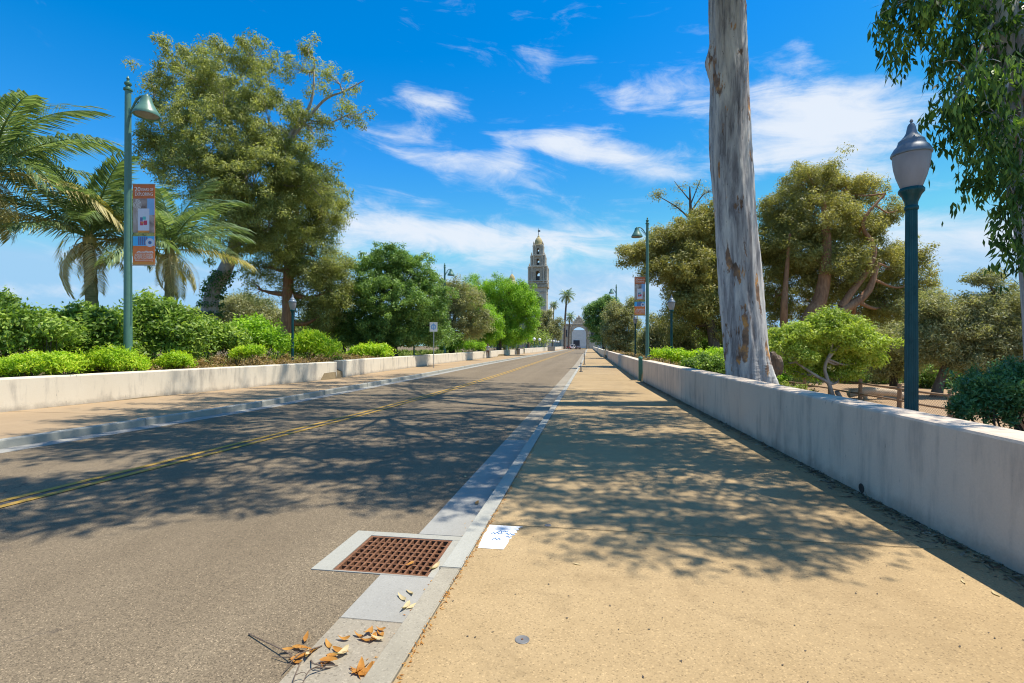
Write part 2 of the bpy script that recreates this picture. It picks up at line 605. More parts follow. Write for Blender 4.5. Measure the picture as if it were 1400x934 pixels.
M['globe'] = glass_globe()
M['bark_brown'] = barkmat('brown_bark', (0.07, 0.048, 0.034), (0.20, 0.145, 0.105))
M['bark_orange'] = barkmat('orange_bark', (0.22, 0.10, 0.05), (0.48, 0.25, 0.13))
M['bark_pale'] = barkmat('pale_bark', (0.22, 0.19, 0.16), (0.46, 0.42, 0.37), (6, 6, 1.2), 0.35)
M['bark_dark'] = barkmat('dark_bark', (0.035, 0.028, 0.022), (0.11, 0.085, 0.066))
M['palm_bark'] = barkmat('palm_bark', (0.12, 0.13, 0.045), (0.28, 0.24, 0.12), (3, 3, 14), 0.5)
M['wood'] = barkmat('weathered_wood', (0.19, 0.115, 0.065), (0.36, 0.235, 0.14), (9, 9, 9), 0.35)
M['log'] = barkmat('bleached_log', (0.42, 0.31, 0.20), (0.62, 0.49, 0.35), (6, 6, 6), 0.3)

M['euc'] = leafmat('olive_eucalyptus_leaves', ((0.068, 0.082, 0.028), (0.140, 0.155, 0.052), (0.26, 0.26, 0.095)), 0.45, gain=2.2)
M['euc_gold'] = leafmat('golden_olive_leaves', ((0.082, 0.085, 0.026), (0.168, 0.158, 0.048), (0.30, 0.262, 0.09)), 0.42, gain=2.05)
M['euc_grey'] = leafmat('grey_olive_leaves', ((0.072, 0.080, 0.036), (0.148, 0.150, 0.072), (0.26, 0.245, 0.13)), 0.45, gain=2.2)
M['euc_near'] = leafmat('hanging_eucalyptus_leaves', ((0.016, 0.038, 0.010), (0.040, 0.085, 0.020), (0.16, 0.24, 0.055)), 0.42, 2.0, 0.45, 0.25, gain=1.9)
M['dkgreen'] = leafmat('dense_green_leaves', ((0.030, 0.060, 0.016), (0.078, 0.135, 0.034), (0.17, 0.24, 0.068)), 0.42, gain=2.2)
M['bright'] = leafmat('bright_green_leaves', ((0.052, 0.105, 0.010), (0.125, 0.225, 0.018), (0.26, 0.40, 0.035)), 0.48)
M['lime'] = leafmat('lime_green_leaves', ((0.085, 0.125, 0.018), (0.19, 0.245, 0.038), (0.34, 0.385, 0.08)), 0.48)
M['shrub'] = leafmat('laurel_leaves', ((0.036, 0.070, 0.012), (0.100, 0.165, 0.026), (0.27, 0.335, 0.065)), 0.42, 1.2)
M['shrub_lime'] = leafmat('yellow_green_leaves', ((0.095, 0.165, 0.008), (0.205, 0.315, 0.015), (0.36, 0.46, 0.04)), 0.45, 1.5)
M['hedge'] = leafmat('clipped_bush_leaves', ((0.018, 0.044, 0.016), (0.042, 0.095, 0.032), (0.10, 0.175, 0.060)), 0.3, 2.5, 0.38, 0.5, gain=2.4)
M['cover'] = leafmat('reddish_ground_cover', ((0.085, 0.058, 0.030), (0.17, 0.118, 0.056), (0.28, 0.195, 0.085)), 0.35, 1.5)
M['cover_green'] = leafmat('ground_cover_green', ((0.055, 0.080, 0.020), (0.13, 0.17, 0.04), (0.25, 0.29, 0.07)), 0.4, 1.5)
M['ivy'] = leafmat('ivy_leaves', ((0.012, 0.035, 0.010), (0.035, 0.085, 0.02), (0.08, 0.155, 0.04)), 0.3, 2)
M['palm'] = leafmat('palm_leaflets', ((0.036, 0.062, 0.026), (0.085, 0.130, 0.055), (0.22, 0.260, 0.135)), 0.36, 1.0, 0.35, 0.6, gain=2.0)
M['palm_old'] = leafmat('ageing_palm_leaflets', ((0.13, 0.115, 0.035), (0.24, 0.205, 0.07), (0.38, 0.325, 0.16)), 0.4, 1.0)
M['palm_dead'] = leafmat('dead_palm_leaflets', ((0.20, 0.155, 0.085), (0.34, 0.275, 0.16), (0.47, 0.40, 0.27)), 0.35, 1.0)
M['dry'] = leafmat('dry_fallen_leaf', ((0.28, 0.11, 0.02), (0.48, 0.215, 0.04), (0.60, 0.34, 0.09)), 0.25, 9.0, gain=1.0)
M['dry_pale'] = leafmat('bleached_fallen_leaf', ((0.48, 0.37, 0.19), (0.58, 0.46, 0.25), (0.66, 0.55, 0.34)), 0.2, 9.0, gain=1.0)
M['litter'] = leafmat('wall_foot_litter', ((0.03, 0.024, 0.018), (0.11, 0.08, 0.052), (0.45, 0.37, 0.26)), 0.1, 9.0, gain=1.0)

# ------------------------------------------------------------------ plan of the street
ROAD_Z = -0.14


def wl(Y):       # face of the left wall
    return np.interp(Y, [-30, 0, 9.83, 12.67, 17.4, 22.0, 24.0, 40, 70, 110, 230], [-18.5, -15.2, -13.84, -13.4, -12.63, -11.9, -12.2, -12.6, -12.6, -11.6, -11.0])


def wr(Y):       # face of the right wall
    return np.interp(Y, [-20, 3, 22.6, 23.6, 66, 68, 230], [3.75, 3.0, 2.34, 2.28, 2.2, 1.95, 1.8])


def kr(Y):       # back edge of the right kerb
    return np.interp(Y, [-20, 1.5, 4.3, 23, 45, 230], [-1.2, -0.93, -0.89, -0.74, -0.56, -0.5])


def kl(Y):       # foot of the left kerb
    return np.interp(Y, [-20, 0, 6.9, 12.2, 24, 45, 100, 230], [-12.4, -10.5, -9.75, -9.15, -9.15, -9.4, -9.1, -8.6])


def yl(Y):       # centre line
    return np.interp(Y, [-20, 0, 4.5, 6.73, 12, 20, 33, 99, 230], [-8.4, -6.75, -6.35, -6.11, -5.65, -5.3, -5.14, -5.3, -4.9])


def ground_z(X, Y):
    a, b = float(wl(Y)), float(wr(Y))
    if X < a:
        d = a - X
        return float(np.interp(d, [0, 0.3, 3, 14, 30, 80, 400], [0.3, 0.42, 0.62, 0.5, -0.5, -3, -5]))
    if X > b:
        d = X - b
        return float(np.interp(d, [0, 0.3, 1.5, 3.2, 7.5, 19, 40, 90, 400], [0.3, 0.45, 0.4, 0.1, -1.0, -1.05, -3.0, -5, -5]))
    return -0.75 if Y < 226 else -0.05


def rows(step=1.0):
    return np.unique(np.concatenate([np.arange(-14, 30, step), np.arange(30, 80, 4 * step), np.arange(80, 231, 15)]))


def make_ground():
    ys = np.unique(np.concatenate([[-400, -150, -60], np.arange(-30, 60, 2.0), np.arange(60, 226, 8), [226, 228, 240, 300, 400, 600, 1000, 2000, 4000]]))
    off = [0.02, 0.3, 0.8, 1.6, 3.2, 5, 7.5, 10, 14, 19, 25, 32, 40, 60, 90, 150, 400, 1200, 4000]
    V, Q = [], []
    nc = 2 * len(off) + 2
    r = random.Random(3)
    for Y in ys:
        a, b = float(wl(Y)), float(wr(Y))
        xs = [a - o for o in off[::-1]] + [a + 0.05, b - 0.05] + [b + o for o in off]
        for i, X in enumerate(xs):
            z = ground_z(X, Y)
            if 2 < i < len(off) - 2 or len(off) + 4 < i < nc - 2:
                z += r.uniform(-0.05, 0.05)
            V.append((X, Y, z))
    for j in range(len(ys) - 1):
        for i in range(nc - 1):
            Q.append((j * nc + i, j * nc + i + 1, (j + 1) * nc + i + 1, (j + 1) * nc + i))
    o = link('ground', quad_mesh('ground', V, Q, True), M['soil'])
    tag(o, kind='structure')


make_ground()


def strip(name, x0, x1, Ys, z, mat, parent=None, segx=1, kind=None):
    """flat sheet between two edge functions"""
    V, Q = [], []
    for Y in Ys:
        a, b = float(x0(Y)), float(x1(Y))
        for k in range(segx + 1):
            V.append((a + (b - a) * k / segx, Y, z))
    n = segx + 1
    for j in range(len(Ys) - 1):
        for k in range(segx):
            Q.append((j * n + k, j * n + k + 1, (j + 1) * n + k + 1, (j + 1) * n + k))
    o = link(name, quad_mesh(name, V, Q), mat, parent)
    if kind:
        tag(o, kind=kind)
    return o


def prism(x0, x1, Ys, z0, z1, bevel=0.0):
    """solid strip between two edge functions"""
    m = MB()
    V, Fs = [], []
    for Y in Ys:
        a, b = float(x0(Y)), float(x1(Y))
        V += [(a, Y, z0), (b, Y, z0), (b, Y, z1), (a, Y, z1)]
    n = len(Ys)
    for j in range(n - 1):
        for k in range(4):
            k2 = (k + 1) % 4
            Fs.append((4 * j + k, 4 * (j + 1) + k, 4 * (j + 1) + k2, 4 * j + k2)[::-1])
    Fs.append((0, 1, 2, 3))
    Fs.append((4 * n - 4, 4 * n - 3, 4 * n - 2, 4 * n - 1)[::-1])
    m.add(V, Fs)
    return m.mesh('prism', False, bevel)


# road, with a notch for the drain
DX0, DX1, DY0, DY1 = -2.13, -1.17, 3.57, 4.38
gut = lambda Y: kr(Y) - 0.66
kf = lambda Y: kr(Y) - 0.15
R = rows()


def make_road():
    V, Q = [], []

    def add(Ys, right):
        n0 = len(V)
        for Y in Ys:
            a, b = float(kl(Y)) - 0.1, float(right(Y))
            for k in range(9):
                s = k / 8
                V.append((a + (b - a) * s, Y, ROAD_Z))
        for j in range(len(Ys) - 1):
            for k in range(8):
                Q.append((n0 + j * 9 + k, n0 + j * 9 + k + 1, n0 + (j + 1) * 9 + k + 1, n0 + (j + 1) * 9 + k))
    add(np.append(R[R < DY0], DY0), gut)
    add(np.array([DY0, DY1]), lambda Y: DX0)
    add(np.insert(R[R > DY1], 0, DY1), gut)
    o = link('road', quad_mesh('road', V, Q), M['asphalt'])
    tag(o, kind='structure')
    return o


road = make_road()
# double yellow line: two painted strips on the road
for off in (-0.115, 0.115):
    strip('centre_line', lambda Y: yl(Y) + off - 0.055, lambda Y: yl(Y) + off + 0.055, rows(0.5), ROAD_Z + 0.009, M['yellow'], road)
def seal_mat():
    t = material('dark_seal')
    n = t.noise(t.pos, 40, 4, 0.7)
    return setp(t, t.ramp(n, [(0.3, (0.075, 0.062, 0.054)), (0.7, (0.14, 0.112, 0.09))]), 0.8)


M['seal'] = seal_mat()
strip('centre_joint', lambda Y: yl(Y) - 0.052, lambda Y: yl(Y) + 0.052, rows(0.5), ROAD_Z + 0.005, M['seal'], road)

# gutter (pieces), kerbs (pieces), sidewalks (slabs)
gutter = empty('gutter', (0, 0, 0))
tag(gutter, kind='structure')


def piece_rows(a, b):
    n = max(2, int((b - a) / 1.5) + 1)
    return np.linspace(a, b, n)


def gut_piece(a, b, mat):
    o = link('gutter_slab', prism(gut, lambda Y: kf(Y) + 0.004, piece_rows(a, b), ROAD_Z - 0.12, ROAD_Z + 0.005, 0.004), mat, gutter)
    return o


gut_piece(-12, -3, M['gutter_tan'])
gut_piece(-2.995, 1.2, M['gutter_tan'])
gut_piece(1.203, 2.96, M['gutter_tan'])
gut_piece(2.963, DY0 - 0.003, M['gutter'])
yy = DY1 + 0.003
while yy < 226:
    nx = yy + (4.6 if yy < 60 else 16)
    gut_piece(yy, min(nx - 0.006, 228), M['gutter'] if yy < 6 else M['gutter_tan'])
    yy = nx

kerb = empty('kerb', (0, 0, 0))
tag(kerb, kind='structure')
yy = -11.8
while yy < 226:
    ln = 3.05 if yy < 60 else 15
    o = link('kerb_stone', prism(kf, lambda Y: kr(Y) - 0.006, piece_rows(yy, yy + ln - 0.008), -0.45, 0.006, 0.007), M['kerb_tan'] if yy < 1 else M['kerb'], kerb)
    yy += ln
kerb_l = empty('kerb', (0, 0, 0))
tag(kerb_l, kind='structure')
yy = -11.0
while yy < 226:
    ln = 3.4 if yy < 70 else 15
    link('kerb_stone', prism(lambda Y: kl(Y) - 0.17, lambda Y: kl(Y) + 0.01, piece_rows(yy, yy + ln - 0.012), -0.45, 0.008, 0.018), M['kerb'], kerb_l)
    yy += ln
gl = empty('gutter', (0, 0, 0))
tag(gl, kind='structure')
yy = -11.0
while yy < 226:
    ln = 6.8 if yy < 70 else 20
    link('gutter_slab', prism(lambda Y: kl(Y) + 0.012, lambda Y: kl(Y) + 0.42, piece_rows(yy, yy + ln - 0.01), ROAD_Z - 0.1, ROAD_Z + 0.005, 0.003), M['gutter'], gl)
    yy += ln

walk = empty('sidewalk', (0, 0, 0))
tag(walk, kind='structure')
yy = 4.36 - 4.6 * 3
while yy < 226:
    ln = 4.6 if yy < 60 else 18.4
    link('sidewalk_slab', prism(kr, lambda Y: wr(Y) + 0.02, piece_rows(yy, yy + ln - 0.010), -0.3, 0.0, 0.006), M['walk'], walk)
    yy += ln
walk_l = empty('sidewalk', (0, 0, 0))
tag(walk_l, kind='structure')
yy = -10.0
while yy < 226:
    ln = 4.0 if yy < 60 else 20
    link('sidewalk_slab', prism(lambda Y: wl(Y) - 0.02, lambda Y: kl(Y) - 0.178, piece_rows(yy, yy + ln - 0.012), -0.3, 0.0, 0.006), M['walk_far'], walk_l)
    yy += ln

# storm drain: concrete surround, pit, frame and bars
drain = empty('storm_drain', (-1.56, 3.98, ROAD_Z), 'rusty iron storm drain grate in a pale concrete surround', 'storm drain')
GX0, GX1, GY0, GY1 = -1.93, -1.225, 3.615, 4.255


def drain_part(name, m, mat, bevel=0.0):
    me = m.mesh(name, False, bevel)
    me.transform(Matrix.Translation((1.56, -3.98, -ROAD_Z)))
    return link(name, me, mat, drain)


zt = ROAD_Z + 0.008
for (x0, x1, y0, y1) in ((DX0, GX0 - 0.03, DY0, DY1), (GX0 - 0.03, -1.044, GY1 + 0.03, DY1), (GX1 + 0.03, -1.044, DY0, GY1 + 0.03), (GX0 - 0.03, GX1 + 0.03, DY0, GY0 - 0.03)):
    if x1 - x0 > 0.004 and y1 - y0 > 0.004:
        m = MB().box(((x0 + x1) / 2, (y0 + y1) / 2, zt - 0.1), (x1 - x0 - 0.002, y1 - y0 - 0.002, 0.2))
        drain_part('surround', m, M['kerb'], 0.003)
pit = MB()
pit.add([(GX0 - 0.03, GY0 - 0.03, -0.7), (GX1 + 0.03, GY0 - 0.03, -0.7), (GX1 + 0.03, GY1 + 0.03, -0.7), (GX0 - 0.03, GY1 + 0.03, -0.7),
         (GX0 - 0.03, GY0 - 0.03, zt - 0.1), (GX1 + 0.03, GY0 - 0.03, zt - 0.1), (GX1 + 0.03, GY1 + 0.03, zt - 0.1), (GX0 - 0.03, GY1 + 0.03, zt - 0.1)],
        [(0, 1, 2, 3), (0, 4, 5, 1), (1, 5, 6, 2), (2, 6, 7, 3), (3, 7, 4, 0)])
drain_part('pit', pit, M['grey'])
zf = zt - 0.004
for c, s in (((GX0 - 0.014, (GY0 + GY1) / 2, zf - 0.04), (0.026, GY1 - GY0 + 0.055, 0.08)), ((GX1 + 0.014, (GY0 + GY1) / 2, zf - 0.04), (0.026, GY1 - GY0 + 0.055, 0.08)),
             (((GX0 + GX1) / 2, GY0 - 0.014, zf - 0.04), (GX1 - GX0, 0.026, 0.08)), (((GX0 + GX1) / 2, GY1 + 0.014, zf - 0.04), (GX1 - GX0, 0.026, 0.08))):
    drain_part('frame_bar', MB().box(c, s), M['rust'], 0.003)
nb, nr = 13, 8
bar = MB().box((0, 0, 0), (0.017, GY1 - GY0, 0.055)).mesh('grate_bar', False, 0.002)
cross = MB().box((0, 0, 0), (GX1 - GX0, 0.017, 0.045)).mesh('cross_bar', False, 0.002)
for k in range(1, nb):
    link('grate_bar', bar, M['rust'], drain, (GX0 + (GX1 - GX0) * k / nb + 1.56, (GY0 + GY1) / 2 - 3.98, zf - 0.03 - ROAD_Z))
for k in range(1, nr):
    link('cross_bar', cross, M['rust'], drain, ((GX0 + GX1) / 2 + 1.56, GY0 + (GY1 - GY0) * k / nr - 3.98, zf - 0.031 - ROAD_Z))

# white painted patch with blue scribbles on the sidewalk
def patch_mat():
    t = material('chalky_white_paint')
    n = t.noise(t.pos, 30, 5, 0.7)
    return setp(t, t.ramp(n, [(0.3, (0.66, 0.66, 0.66)), (0.6, (0.82, 0.81, 0.80))]), 0.7, t.bump(n, 0.15, 0.002))


M['patch'] = patch_mat()
M['blue_ink'] = paint('blue_marker', (0.10, 0.22, 0.42), 0.6, 0.2)
patch = empty('painted_patch', (-0.76, 4.09, 0.0), 'white painted rectangle with blue scribbles on the tan sidewalk', 'road marking')
outl = [(-0.105, -0.255), (0.10, -0.255), (0.118, -0.1), (0.112, -0.04), (0.128, -0.03), (0.12, 0.03), (0.15, 0.05), (0.132, 0.09), (0.158, 0.11), (0.14, 0.15), (0.165, 0.17), (0.15, 0.21), (0.19, 0.25), (-0.112, 0.252), (-0.116, 0.0)]
m = MB().add([(x, y, 0.003) for x, y in outl], [tuple(range(len(outl)))])
m.build('paint_sheet', M['patch'], patch)
r = random.Random(12)
for (x0, y0, n_, sz) in ((-0.055, 0.06, 5, 0.035), (0.0, 0.105, 4, 0.028), (0.06, 0.055, 4, 0.03), (-0.02, -0.06, 3, 0.04), (0.075, 0.0, 2, 0.03)):
    P = [(x0 + 0.016 * i + r.uniform(-0.004, 0.004), y0 + sz * (0.5 if i % 2 else -0.5) * r.uniform(0.5, 1.2), 0.0055) for i in range(n_ + 2)]
    MB().tube(curve_pts(P, 24), 0.0042, 4).build('scribble', M['blue_ink'], patch)

# survey discs set in the sidewalk
for (px, py, rad, lab) in ((714, 875, 0.04, 'small round metal survey disc set in the open sunny sidewalk'), (749, 718.5, 0.03, 'tiny round metal disc on the sidewalk joint past the white patch')):
    d = EYE * F / (py - 472)
    xc = (px - 700) / F * d
    X, Y = xc * math.cos(TH) - d * math.sin(TH), xc * math.sin(TH) + d * math.cos(TH)
    disc = empty('survey_disc', (X, Y, 0), lab, 'metal disc')
    MB().lathe([(rad, -0.01), (rad, 0.003), (rad * 0.93, 0.0045), (rad * 0.86, 0.003), (0.0, 0.003)], 24).build('plate', M['grey'], disc, True)
    MB().lathe([(rad * 0.16, 0.0032), (rad * 0.14, 0.006), (0.0, 0.0065)], 12).build('stud', M['rust'], disc, True)

# ------------------------------------------------------------------ walls
def wall(face, side, Y0, Y1, h, thick, label, mat, n=None):
    """low stucco wall; SIDE -1 stands left of its face, +1 right"""
    cy = (Y0 + Y1) / 2
    o = empty('low_wall', (float(face(cy)), cy, 0), label, 'wall')
    Ys = np.linspace(Y0, Y1, n or max(3, int((Y1 - Y0) / 1.2)))
    # outline with rounded arrises
    prof = [(0.0, -0.3), (0.0, h - 0.03), (0.01, h - 0.009), (0.035, h), (thick - 0.035, h + 0.006), (thick - 0.01, h - 0.004), (thick, h - 0.03), (thick, -0.3)]
    V, Fs = [], []
    k = len(prof)
    for Y in Ys:
        for (a, z) in prof:
            V.append((float(face(Y)) + side * a - o.location.x, Y - cy, z))
    for j in range(len(Ys) - 1):
        for i in range(k - 1):
            q = (j * k + i, (j + 1) * k + i, (j + 1) * k + i + 1, j * k + i + 1)
            Fs.append(q if side < 0 else q[::-1])
    Fs.append(tuple(range(k)))
    Fs.append(tuple(range((len(Ys) - 1) * k, len(Ys) * k)))
    me = bpy.data.meshes.new('stucco')
    me.from_pydata(V, [], Fs)
    bm = bmesh.new()
    bm.from_mesh(me)
    bmesh.ops.recalc_face_normals(bm, faces=bm.faces)
    bm.to_mesh(me)
    bm.free()
    link('wall_body', me, mat, o)
    return o


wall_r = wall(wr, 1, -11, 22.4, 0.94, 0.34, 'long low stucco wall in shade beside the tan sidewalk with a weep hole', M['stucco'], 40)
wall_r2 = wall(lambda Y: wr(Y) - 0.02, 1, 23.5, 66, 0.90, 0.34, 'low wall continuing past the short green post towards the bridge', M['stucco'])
wall_r3 = wall(lambda Y: wr(Y) - 0.02, 1, 67.5, 224, 0.95, 0.34, 'distant bridge parapet along the sidewalk with the bollard', M['stucco_warm'])
wall_l = wall(wl, -1, -10, 22.3, 0.80, 0.42, 'sunlit cream low wall in front of the shrubs and palms', M['stucco_warm'])
wall_l2 = wall(wl, -1, 23.1, 92, 0.83, 0.5, 'cream low wall behind the square sign post, beginning at the gap', M['stucco_warm'])
wall_l3 = wall(lambda Y: wl(Y) + 0.05, -1, 93.5, 224, 1.0, 0.5, 'far cream bridge parapet below the row of globe lamps', M['stucco_warm'])
# rounded end post of the near-left wall and weep hole in the near-right wall
wy = 5.87
hole = MB().lathe([(0.050, -0.05), (0.050, 0.004), (0.046, 0.006), (0.044, 0.003), (0.0, 0.0025)], 18)  # black disc proud of the stucco; its colour stands for the hole's shade
me = hole.mesh('weep_hole', True)
me.transform(Matrix.Rotation(-math.pi / 2, 4, 'Y'))
ho = link('weep_hole', me, M['black'], wall_r)
ho.location = (float(wr(wy)) - wall_r.location.x, wy - wall_r.location.y, 0.06)
for wall_o, ys in ((wall_l2, (33.0,)),):
    for y0 in ys:
        MB().box((float(wl(y0)) - wall_o.location.x + 0.002, y0 - wall_o.location.y, 0.40), (0.006, 0.03, 0.8)).build('joint_strip', M['grey'], wall_o)

# ------------------------------------------------------------------ lamps, posts, signs
def copy_tree(o, parent=None):
    c = o.copy()
    COL.objects.link(c)
    c.parent = parent
    for ch in list(o.children):
        copy_tree(ch, c)
    return c


def ped_lamp():
    o = empty('lamp_post', (0, 0, 0), 'x', 'lamp post', 'pedestrian lamp posts with frosted globes')
    MB().lathe([(0.1326, 0), (0.1326, 0.12), (0.1170, 0.16), (0.1053, 0.45), (0.0858, 0.52), (0.0741, 0.58)], 24).build('base', M['teal'], o, True)
    MB().lathe([(0.0640, 0.55), (0.0608, 1.6), (0.0546, 3.10)], 32, flute=0.13).build('shaft', M['teal'], o, False)
    MB().lathe([(0.0593, 3.09), (0.0655, 3.10), (0.0655, 3.125), (0.0562, 3.14), (0.0608, 3.18), (0.0897, 3.25), (0.1170, 3.285), (0.1186, 3.31), (0.1053, 3.33), (0.0780, 3.335)], 28).build('collar', M['teal'], o, True)
    MB().lathe([(0.0920, 3.325), (0.1053, 3.36), (0.1388, 3.46), (0.1607, 3.56), (0.1693, 3.64), (0.1708, 3.70), (0.0780, 3.702)], 32).build('globe', M['globe'], o, True)
    cap = MB().lathe([(0.1685, 3.685), (0.1833, 3.69), (0.1872, 3.705), (0.1778, 3.73), (0.1560, 3.77), (0.1287, 3.80), (0.1271, 3.815), (0.1209, 3.82), (0.1186, 3.845), (0.0920, 3.87), (0.0842, 3.88),
                     (0.0663, 3.90), (0.0484, 3.935), (0.0406, 3.98), (0.0343, 4.01), (0.0234, 4.03), (0.0000, 4.035)], 32).build('cap', M['teal_cap'], o, True)
    MB().lathe([(0.0140, 4.03), (0.0094, 4.045), (0.0172, 4.06), (0.0109, 4.075), (0.0000, 4.09)], 14).build('finial', M['teal_cap'], cap, True)
    return o


lamp0 = ped_lamp()
used = [False]


def place(proto, first, X, Y, label, z=None, rz=0.0):
    o = proto if not first[0] else copy_tree(proto)
    first[0] = True
    o.location = (X, Y, 0 if z is None else z)
    o.rotation_euler = (0, 0, rz)
    o['label'] = label
    return o


def spot(px, depth_):
    """point at picture column px and distance depth_ from the camera plane"""
    xc = (px - 700) / F * depth_
    return xc * math.cos(TH) - depth_ * math.sin(TH), xc * math.sin(TH) + depth_ * math.cos(TH)


for px, d, lab in ((1246, 5.42, 'fluted dark teal lamp post with frosted globe between the smooth trunk and the clipped bush'),
                   (918, 24.2, 'globe lamp post rising from the ground cover beside the round bush'),
                   (868.5, 39.5, 'globe lamp post standing behind the short green post and the low wall'),
                   (400, 24.0, 'globe lamp post in the green plants near the end of the cream wall'),
                   (566, 41.0, 'globe lamp post half hidden under the dense dark green tree')):
    X, Y = spot(px, d)
    place(lamp0, used, X, Y, lab, -0.02)


def street_lamp():
    """arm reaches along +X"""
    o = empty('street_lamp', (0, 0, 0), 'x', 'street lamp', 'tall green street lamps')
    MB().lathe([(0.19, 0), (0.19, 0.3), (0.16, 0.36), (0.145, 0.9), (0.125, 1.0)], 20).build('base', M['green'], o, True)
    MB().lathe([(0.122, 0.95), (0.112, 4.0), (0.098, 7.0), (0.086, 9.72)], 18).build('pole', M['green'], o, True)
    MB().lathe([(0.09, 9.70), (0.125, 9.72), (0.125, 9.77), (0.08, 9.80), (0.06, 9.86), (0.10, 9.91), (0.10, 9.96), (0.045, 10.0), (0.035, 10.06), (0.05, 10.10), (0.0, 10.2)], 16).build('finial', M['green_dark'], o, True)
    arm = MB()
    arm.tube(curve_pts([(0.05, 0, 9.05), (0.16, 0, 9.14), (0.27, 0, 9.33), (0.42, 0, 9.47), (0.56, 0, 9.50), (0.66, 0, 9.46)], 20), 0.032, 8)
    arm.tube(curve_pts([(0.06, 0, 8.95), (0.16, 0, 9.02), (0.28, 0, 9.18), (0.40, 0, 9.34)], 12), 0.018, 6)
    arm.box((0.06, 0, 9.02), (0.10, 0.09, 0.24))
    arm.build('arm', M['green'], o, True)
    sh = MB().lathe([(0.0, 9.53), (0.05, 9.53), (0.07, 9.48), (0.13, 9.46), (0.15, 9.36), (0.19, 9.24), (0.27, 9.10), (0.35, 8.97), (0.375, 8.90), (0.37, 8.86), (0.345, 8.87), (0.25, 9.0), (0.0, 9.02)], 28, (0.68, 0, 0))
    shade = sh.build('lamp_shade', M['green'], o, True)
    MB().lathe([(0.0, 8.85), (0.17, 8.85), (0.30, 8.875), (0.33, 8.89), (0.0, 8.93)], 24, (0.68, 0, 0)).build('lens', M['globe'], shade, True)
    for k in range(9):
        MB().lathe([(0.013, 0), (0.013, 0.02)], 6, (-0.115, 0, 7.4 + 0.24 * k)).build('bolt', M['grey'], o)
    return o


sl0 = street_lamp()
used = [False]
SLAMPS = []
for px, d, lab, rz in ((175, 15.9, 'tall green street lamp carrying a banner beside the palms', 0.0), (885, 33.4, 'tall green street lamp carrying a banner behind the low wall and short green post', math.pi),
                       (608, 52.0, 'street lamp with only its shade showing above the olive tree beyond the dark green tree', 0.0), (842.5, 70.0, 'street lamp above the brown green trees towards the archway', math.pi),
                       (693, 88.0, 'street lamp hidden in the bright green trees on the bridge side', 0.0), (826, 107.0, 'far street lamp throwing its shadow across the sidewalk', math.pi)):
    X, Y = spot(px, d)
    if d > 100:
        X = 2.6
    SLAMPS.append(place(sl0, used, X, Y, lab, 0.02, rz))


def text_mesh(body, size, loc, width=None):
    """flat lettering facing -Y"""
    cu = bpy.data.curves.new('t', 'FONT')
    cu.body = body
    cu.size = size
    cu.align_x = 'CENTER'
    cu.extrude = 0.0015
    ob = bpy.data.objects.new('t', cu)
    COL.objects.link(ob)
    dg = bpy.context.evaluated_depsgraph_get()
    me = bpy.data.meshes.new_from_object(ob.evaluated_get(dg))
    bpy.data.objects.remove(ob)
    if width:
        xs = [v.co.x for v in me.vertices]
        k = width / (max(xs) - min(xs))
        me.transform(Matrix.Scale(k, 4, (1, 0, 0)))
    me.transform(Matrix.Translation(loc) @ Matrix.Rotation(math.pi / 2, 4, 'X'))
    return me


def flat_poly(pts, y):
    return MB().add([(x, y, z) for x, z in pts], [tuple(range(len(pts)))])


def ring(cx, cz, r0, r1, y, a0=0.0, a1=2 * math.pi, n=28):
    V, Fs = [], []
    for k in range(n + 1):
        a = a0 + (a1 - a0) * k / n
        V += [(cx + r0 * math.cos(a), y, cz + r0 * math.sin(a)), (cx + r1 * math.cos(a), y, cz + r1 * math.sin(a))]
    for k in range(n):
        Fs.append((2 * k, 2 * k + 1, 2 * k + 3, 2 * k + 2))
    return MB().add(V, Fs)


def print_mat(name, stops, scale=5.0, vec=(1, 1, 1)):
    t = material(name)
    n = t.noise(t.scale(t.obj, vec), scale, 4, 0.6, 0.6)
    return setp(t, t.ramp(n, stops), 0.55)


M['b_orange'] = paint('banner_orange', (0.80, 0.205, 0.045), 0.6, 0.12)
M['b_brown'] = paint('banner_brown_orange', (0.56, 0.14, 0.03), 0.6, 0.12)
M['b_gold'] = paint('banner_gold', (0.75, 0.30, 0.05), 0.6, 0.1)
M['b_blue'] = paint('banner_blue', (0.07, 0.46, 0.85), 0.6, 0.1)
M['b_purple'] = paint('banner_purple', (0.13, 0.13, 0.30), 0.6, 0.2)
M['b_photo'] = print_mat('banner_photo', [(0.3, (0.12, 0.075, 0.06)), (0.5, (0.36, 0.28, 0.24)), (0.7, (0.50, 0.45, 0.43))], 3.0, (1.2, 1, 0.6))
M['b_sky'] = paint('banner_sky', (0.22, 0.43, 0.72), 0.6, 0.1)
M['b_card'] = paint('banner_card', (0.60, 0.64, 0.74), 0.6, 0.06)
M['b_teal'] = paint('banner_teal', (0.10, 0.50, 0.48), 0.6, 0.1)
M['b_red'] = paint('banner_red', (0.55, 0.05, 0.10), 0.6, 0.1)
M['b_text'] = paint('banner_white', (0.80, 0.78, 0.74), 0.6, 0.04)
M['b_green'] = print_mat('banner_grass', [(0.35, (0.06, 0.09, 0.02)), (0.6, (0.45, 0.42, 0.12))], 9.0)


